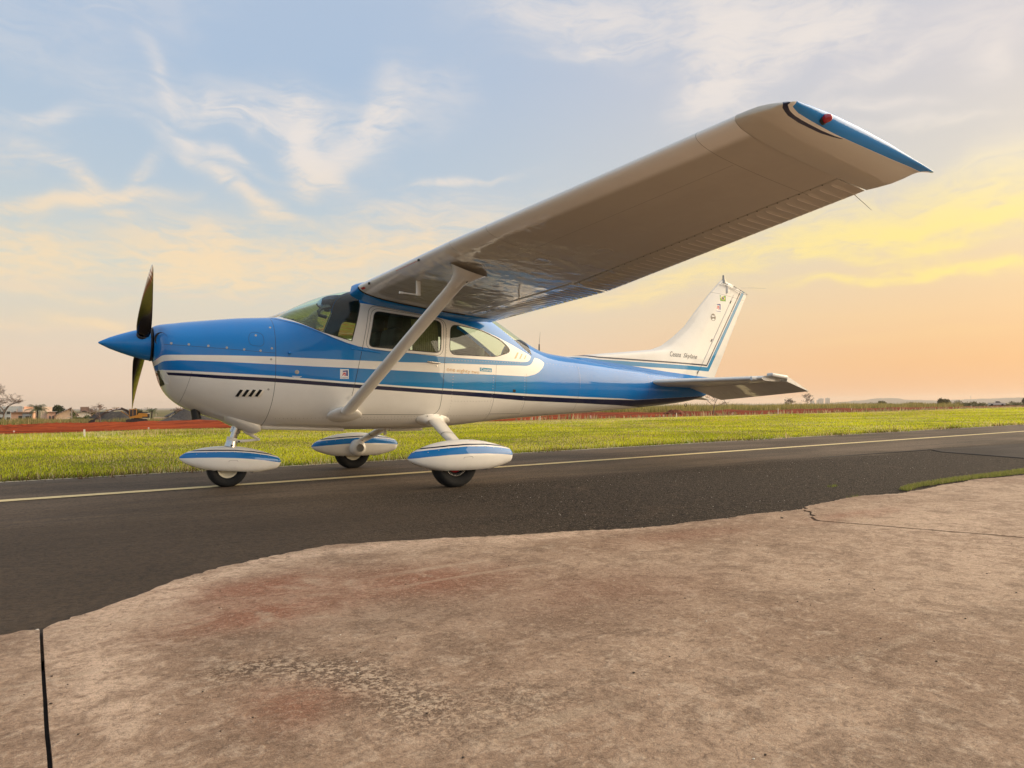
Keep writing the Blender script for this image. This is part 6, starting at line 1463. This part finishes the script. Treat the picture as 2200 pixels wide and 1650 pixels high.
# white marker stakes
M['stake'] = simple('white stake', (.74, .66, .58), .7, var=.15, vscale=6)
def bzm(u, v, z=0.0):
    R_, U_, F_ = _r, _u, _f; d_ = F_+R_*((u-1100)/1542.65)-U_*((v-825)/1542.65); c_ = cam.matrix_world.translation; t = (z-c_.z)/d_.z; return c_+d_*t
STK = [(-.98, 15.97, .24, .05), (-2.83, 22.1, .1, .045), (1.33, 22.6, .11, .045), (4.3, 21.9, .10, .04), (20.0, 23.6, .33, .04), (21.4, 26.4, .2, .04), (26.7, 27.6, .24, .04), (36.0, 30.7, .18, .04), (31.4, 24.9, .29, .05), (44.5, 31.5, .26, .04), (44.2, 27.0, .5, .05), (66.2, 34.8, .38, .05), (118, 45, .6, .07), (128, 52, .5, .07)]
STL = ['tallest white stake in the grass at the left', 'short stake left of the tallest white stake', 'small white stake below the excavator', 'small white stake beside the nose gear', 'tall white stake under the rear belly', 'second stake just right of the tall belly stake', 'thin stake under the tail cone', 'stake left of the red soil heap', 'tall stake in the grass right of the red soil heap', 'short stake left below the sapling', 'tall stake below the tailplane', 'thin stake below the bare shrub', 'white stake in the grass far right', 'furthest white stake left of the pickup']
for (x, y, h, wd), lb in zip(STK, STL):
    mb = MB(); mb.box((0, 0, h/2), (wd, wd*.6, h), random.uniform(-.3, .3)); o = mb.build('marker_stake', M['stake']); o.location = (x, y, terr(x, y)-.01); o.rotation_euler = (random.uniform(-.05, .05), random.uniform(-.06, .06), 0); tag(o, lb, 'stake', 'white marker stakes along the grass')

# gravel and soil heaps
def heap(name, loc, rx, ry, h, mat, label, seed, flat_=0.0, cat='gravel heap'):
    r = np.random.default_rng(seed); V = [(0, 0, h*(1-flat_*.2))]; F = []; n, m = 40, 14; ph = r.uniform(0, 6, 6)
    for j in range(1, m+1):
        t = j/m; 
        for i in range(n):
            a = 2*math.pi*i/n; w_ = 1+.12*math.sin(2*a+ph[0])+.07*math.sin(5*a+ph[1])+.03*math.sin(11*a+ph[2]); z = h*max(0, (1-t)**(1.0) if not flat_ else min(1-flat_*.25, (1-t)*1.6))
            V.append((rx*t*w_*math.cos(a), ry*t*w_*math.sin(a), z+r.normal(0, h*.018)*(1-t)))
    for i in range(n): F.append((0, 1+i, 1+(i+1) % n))
    for j in range(m-1):
        for i in range(n): F.append((1+j*n+i, 1+(j+1)*n+i, 1+(j+1)*n+(i+1) % n, 1+j*n+(i+1) % n))
    o = link(name, mesh_np(name, V, F), mat); o.location = loc; return tag(o, label, cat)
def gravelmat(nm, c1, c2):
    m, nt, b = new_mat(nm); oc = coord(nt); a = noise(nt, oc, 2.2, 6, .7); f = noise(nt, oc, 14.0, 4, .8); put(nt, b, 'Base Color', mixc(nt, a.sstep(.35, .68), c1, c2)); put(nt, b, 'Roughness', .95); bump(nt, b, f, 1.0, .2); return m
GR = gravelmat('dark gravel', (.045, .042, .042), (.085, .078, .072)); GR2 = gravelmat('grey gravel', (.10, .085, .075), (.17, .14, .12)); RS = gravelmat('red soil', (.20, .05, .022), (.32, .10, .05))
heap('gravel_heap', (11.0, 190, terr(11, 190)-.05), 5.6, 5, 3.5, GR, 'flat topped dark gravel heap behind the excavator boom', 1, .9)
heap('gravel_heap', (18.9, 152, terr(19, 152)-.05), 2.9, 3.0, 1.15, GR, 'low black gravel heap beside the largest heap', 2)
heap('gravel_heap', (24.5, 160, terr(24, 160)-.05), 6.4, 6, 4.1, GR, 'largest dark gravel heap partly behind the cowling', 3)
heap('gravel_heap', (29.5, 164, terr(29, 164)-.05), 6.0, 5, 2.6, GR2, 'lighter grey gravel heap behind the nose gear', 4)
heap('earth_mound', (51.0, 39.3, terr(51, 39)-.02), .62, .5, .30, RS, 'small red earth mound holding the sapling', 5, .8, 'mound')
sh_ = heap('soil_heap', (51.7, 44.9, terr(52, 45)-.02), 1.25, .9, .62, RS, 'low heap of broken red soil under the tail', 6, .5, 'soil heap')
r = random.Random(12)
for k in range(26):
    bm = bmesh.new(); bmesh.ops.create_icosphere(bm, subdivisions=1, radius=r.uniform(.08, .22))
    for v in bm.verts: v.co *= r.uniform(.7, 1.3)
    me = bpy.data.meshes.new('clod'); bm.to_mesh(me); bm.free(); a = r.uniform(0, 6.3); q_ = r.random()**.5; o = link('clod', me, RS, sh_); o.location = (1.3*q_*math.cos(a), .8*q_*math.sin(a), .66*(1-q_)+.06)

# excavator with its boom reaching left
M['yellow'] = simple('machine yellow', (.42, .20, .015), .45, var=.12); M['mdark'] = simple('machine dark', (.018, .016, .016), .6); M['mbrown'] = simple('boom grime', (.045, .030, .024), .6, var=.3)
ex = empty('excavator', (14.6, 172.5, terr(14.6, 172.5)), 'yellow crawler excavator with dark boom resting on a gravel heap', 'excavator'); ex.rotation_euler.z = math.radians(-8)
for s_ in (-1, 1):
    mb = MB(); pts = [Vector((1.85*c_, s_*1.0, .42+.40*q)) for c_, q in ()]
    prof = [(-1.75+.38*math.cos(a), .42+.38*math.sin(a)) for a in np.linspace(math.pi/2, 3*math.pi/2, 9)]+[(1.75+.38*math.cos(a), .42+.38*math.sin(a)) for a in np.linspace(-math.pi/2, math.pi/2, 9)]
    V = [(a, s_*1.0+e*.26, b) for e in (-1, 1) for a, b in prof]; n = len(prof); F = [tuple(range(n)), tuple(range(2*n-1, n-1, -1))]+[(i, i+n, (i+1) % n+n, (i+1) % n) for i in range(n)]; mb.add(V, F); tk_ = mb.build('track', M['mdark'], ex)
    for x in np.linspace(-1.5, 1.5, 6): mb = MB(); mb.disc((x, s_*1.26*1.0, .32), (0, s_, 0), .17, 12, .04); mb.build('track_roller', M['mbrown'], tk_)
mb = MB(); mb.box((0, 0, .75), (2.2, 1.7, .35), 0, .03); mb.tube([(0, 0, .8), (0, 0, 1.1)], .6, 20); mb.build('undercarriage', M['mdark'], ex)
mb = MB(); V = [(-1.4, 1.05), (2.0, 1.05), (2.15, 1.3), (2.1, 2.05), (.35, 2.15), (.2, 1.75), (-1.2, 1.35)]; W2 = [(a, e*1.2, b) for e in (-1, 1) for a, b in V]; n = len(V); mb.add(W2, [tuple(range(n)), tuple(range(2*n-1, n-1, -1))]+[(i, i+n, (i+1) % n+n, (i+1) % n) for i in range(n)]); bd = mb.build('engine_housing', M['yellow'], ex)
mb = MB(); mb.box((1.35, 0, 2.25), (1.6, 2.2, .22), 0, .04); mb.box((1.6, -1.21, 1.2), (1.0, .04, .28)); mb.build('engine_cover', M['mdark'], bd); mb = MB(); mb.box((2.25, 0, 1.5), (.5, 2.3, .9), 0, .1); mb.build('counterweight', M['mdark'], ex)
cb = MB(); cb.box((-.75, -.62, 3.0), (1.45, 1.1, .12), 0, .03); cb.box((-.05, -.62, 2.1), (.10, 1.05, 1.75)); cb.box((-1.42, -1.12, 2.1), (.09, .09, 1.75), 0, 0, .07); cb.box((-1.42, -.12, 2.1), (.09, .09, 1.75)); cb.box((-.75, -1.14, 2.1), (.09, .07, 1.75)); cb.box((-.75, -.62, 1.25), (1.4, 1.1, .25)); cab = cb.build('cab', M['yellow'], ex)
for c_, s2 in (((-1.08, -1.13, 2.15), (.58, .03, 1.5)), ((-.40, -1.13, 2.15), (.6, .03, 1.5)), ((-1.46, -.62, 2.1), (.03, .9, 1.55))): mb = MB(); mb.box(c_, s2); mb.build('cab_window', M['wglassd'], cab)
def arm(pts, w0, w1, wid, name, mat, par, yy=.35):
    V = []; F = []
    for i, p in enumerate(pts):
        t = i/(len(pts)-1); a = Vector(pts[max(0, i-1)]); b = Vector(pts[min(len(pts)-1, i+1)]); d_ = (b-a).normalized(); nn = Vector((-d_.y, d_.x)); hw = (w0+(w1-w0)*t)/2*(1+.5*math.sin(math.pi*t))
        for e in (-1, 1):
            for s_ in (-1, 1): V.append((p[0]+nn.x*hw*s_, yy+e*wid/2, p[1]+nn.y*hw*s_))
    for i in range(len(pts)-1):
        b0, b1 = i*4, i*4+4
        for q, w_ in ((0, 1), (1, 3), (3, 2), (2, 0)): F.append((b0+q, b0+w_, b1+w_, b1+q))
    F += [(0, 1, 3, 2), (len(V)-4, len(V)-2, len(V)-1, len(V)-3)]; mb = MB(); mb.add(V, F); return mb.build(name, mat, par)
bo = arm([(-1.2, 1.5), (-1.9, 2.6), (-3.0, 3.15), (-4.6, 2.95), (-6.3, 2.2)], .42, .30, .4, 'boom', M['mbrown'], ex)
for x0, x1, z0, z1 in ((-3.9, -3.2, 3.15, 3.3), (-4.9, -4.05, 2.98, 3.2), (-5.6, -5.0, 2.62, 2.86)): mb = MB(); mb.box(((x0+x1)/2, .13, (z0+z1)/2-.05), (abs(x1-x0), .03, .14), 0, 0, -.22); mb.build('boom_marking', M['decal'], bo)
arm([(-6.1, 2.45), (-7.2, 1.5), (-8.3, .75)], .34, .22, .3, 'dipper_arm', M['mbrown'], ex); mb = MB(); mb.tube([(-1.6, .1, 1.5), (-3.2, .1, 2.65)], .08, 8); mb.tube([(-3.6, .35, 3.4), (-6.1, .35, 2.75)], .07, 8); mb.build('hydraulic_ram', M['yellow'], ex)
mb = MB(); V = [(-8.1, .9), (-8.9, .75), (-9.4, .35), (-9.2, .0), (-8.6, -.05), (-8.2, .3)]; W2 = [(a, .35+e*.5, b) for e in (-1, 1) for a, b in V]; n = len(V); mb.add(W2, [tuple(range(n)), tuple(range(2*n-1, n-1, -1))]+[(i, i+n, (i+1) % n+n, (i+1) % n) for i in range(n)]); mb.build('bucket', M['mdark'], ex)

# pickup truck far out on the red earth
tr_ = empty('pickup_truck', (291, 118.0, terr(291, 118)+.25), 'small white pickup driving over the red earth at far right', 'pickup'); tr_.rotation_euler.z = math.radians(-58)
M['tw'] = simple('truck white', (.75, .70, .62), .35, coat=.5)
V = [(-2.6, .45), (2.55, .45), (2.6, .95), (2.45, 1.1), (1.35, 1.18), (.75, 1.75), (-.55, 1.78), (-.8, 1.12), (-2.65, 1.1)]; n = len(V); mb = MB(); W2 = [(a, e*.88, b) for e in (-1, 1) for a, b in V]; mb.add(W2, [tuple(range(n)), tuple(range(2*n-1, n-1, -1))]+[(i, i+n, (i+1) % n+n, (i+1) % n) for i in range(n)]); bdy = mb.build('body', M['tw'], tr_)
for s_ in (-1, 1):
    V = [(-.5, 1.2), (1.15, 1.2), (.68, 1.68), (-.42, 1.7)]; mb = MB(); mb.add([(a, s_*.895, b) for a, b in V]+[(a, s_*.87, b) for a, b in V], [(0, 1, 2, 3), (7, 6, 5, 4), (0, 4, 5, 1), (1, 5, 6, 2), (2, 6, 7, 3), (3, 7, 4, 0)]); mb.build('window', M['wglassd'], tr_)
    for x in (-1.65, 1.6): mb = MB(); mb.lathe((x, s_*.72, .4), (0, s_, 0), [(0, .39), (.2, .39), (.22, .22), (.2, .001)], 20); mb.build('wheel', M['rubber'], tr_)
    mb = MB(); mb.box((2.58, s_*.62, .85), (.06, .3, .16)); mb.build('headlight', M['decal'], tr_)
mb = MB(); mb.box((-1.7, 0, 1.12), (1.7, 1.5, .06)); mb.build('cargo_bed', M['mdark'], tr_)

# far city and hills
TW = simple('tower concrete', (.34, .33, .34), .8, var=.05, vscale=.05); TWD = simple('tower glazing', (.12, .13, .15), .5)
for x, y, w_, h, l in ((5357, 3682, 36, 30, 'leftmost and lowest of the far towers'), (5400, 3653, 30, 33, 'second far tower from the left'), (5417, 3640, 44, 46, 'tallest far tower in the middle of the group'), (5468, 3614, 40, 48, 'rightmost far tower standing apart')):
    r_ = empty('apartment_tower', (x, y, -3), l, 'tower', 'apartment towers on the horizon'); r_.rotation_euler.z = math.radians(-32); wall_box(r_, (0, 0, h/2), (w_*.8, 20, h), TW); wall_box(r_, (0, 0, h+1.5), (w_*.3, 8, 4), TW, 'lift_house')
    for k in (-.28, 0, .28): mb = MB(); mb.box((k*w_*.8, -10.3, h*.5), (w_*.09, .8, h*.9)); mb.build('window', TWD, r_)
HL = simple('far hill', (.085, .082, .075), .95, var=.2, vscale=.004)
def ridge(name, az0, az1, dist, prof, label, seed):
    r = np.random.default_rng(seed); n = 90; V = []; F = []
    for i in range(n+1):
        t = i/n; a = math.radians(az0+(az1-az0)*t); h = float(np.interp(t, [p[0] for p in prof], [p[1] for p in prof]))+r.normal(0, 1.3)
        for dd, hh in ((0, 0), (200, h*.55), (500, h), (900, h*.9), (1700, 0)): V.append((CX+(dist+dd)*math.cos(a), CY+(dist+dd)*math.sin(a), -3.5+max(0, hh)))
    for i in range(n):
        for j in range(4): F.append((i*5+j, (i+1)*5+j, (i+1)*5+j+1, i*5+j+1))
    o = struct(name, mesh_np(name, V, F), HL); return o
ridge('hills', 34, 12, 6300, [(0, 0), (.05, 14), (.13, 30), (.16, 44), (.22, 46), (.25, 30), (.34, 22), (.45, 32), (.6, 40), (.8, 56), (1, 66)], '', 3)
ridge('hills', 100, 34, 7000, [(0, 14), (.3, 10), (.6, 8), (1, 6)], '', 4)
for x, y, h, l in ((4176, 2061, 30, 'thin mast left of the hills on the horizon'), (4314, 1973, 40, 'taller thin mast in front of the far hills')):
    r_ = empty('radio_mast', (x, y, -3), l, 'mast', 'radio masts on the horizon'); mb = MB(); mb.tube([(0, 0, 0), (0, 0, h)], [1.2, .6], 6); mb.build('mast_pole', TW, r_); mb = MB(); mb.box((0, 0, h*.85), (3, 3, 1)); mb.build('platform', TW, r_)

# ------------------------------------------------------------------ air: closed box round camera and scene
hz = MB(); hz.box((60, 60, 37), (18760, 18760, 84)); ho = hz.build('haze', None); ho['kind'] = 'stuff'
hm_ = bpy.data.materials.new('haze'); hm_.use_nodes = True; ht = hm_.node_tree; ht.nodes.clear(); oo = ht.nodes.new('ShaderNodeOutputMaterial'); pv_ = ht.nodes.new('ShaderNodeVolumePrincipled'); pv_.inputs['Color'].default_value = (.95, .86, .78, 1); pv_.inputs['Density'].default_value = .00010; pv_.inputs['Anisotropy'].default_value = .3
ht.links.new(pv_.outputs[0], oo.inputs['Volume']); ho.data.materials.append(hm_)
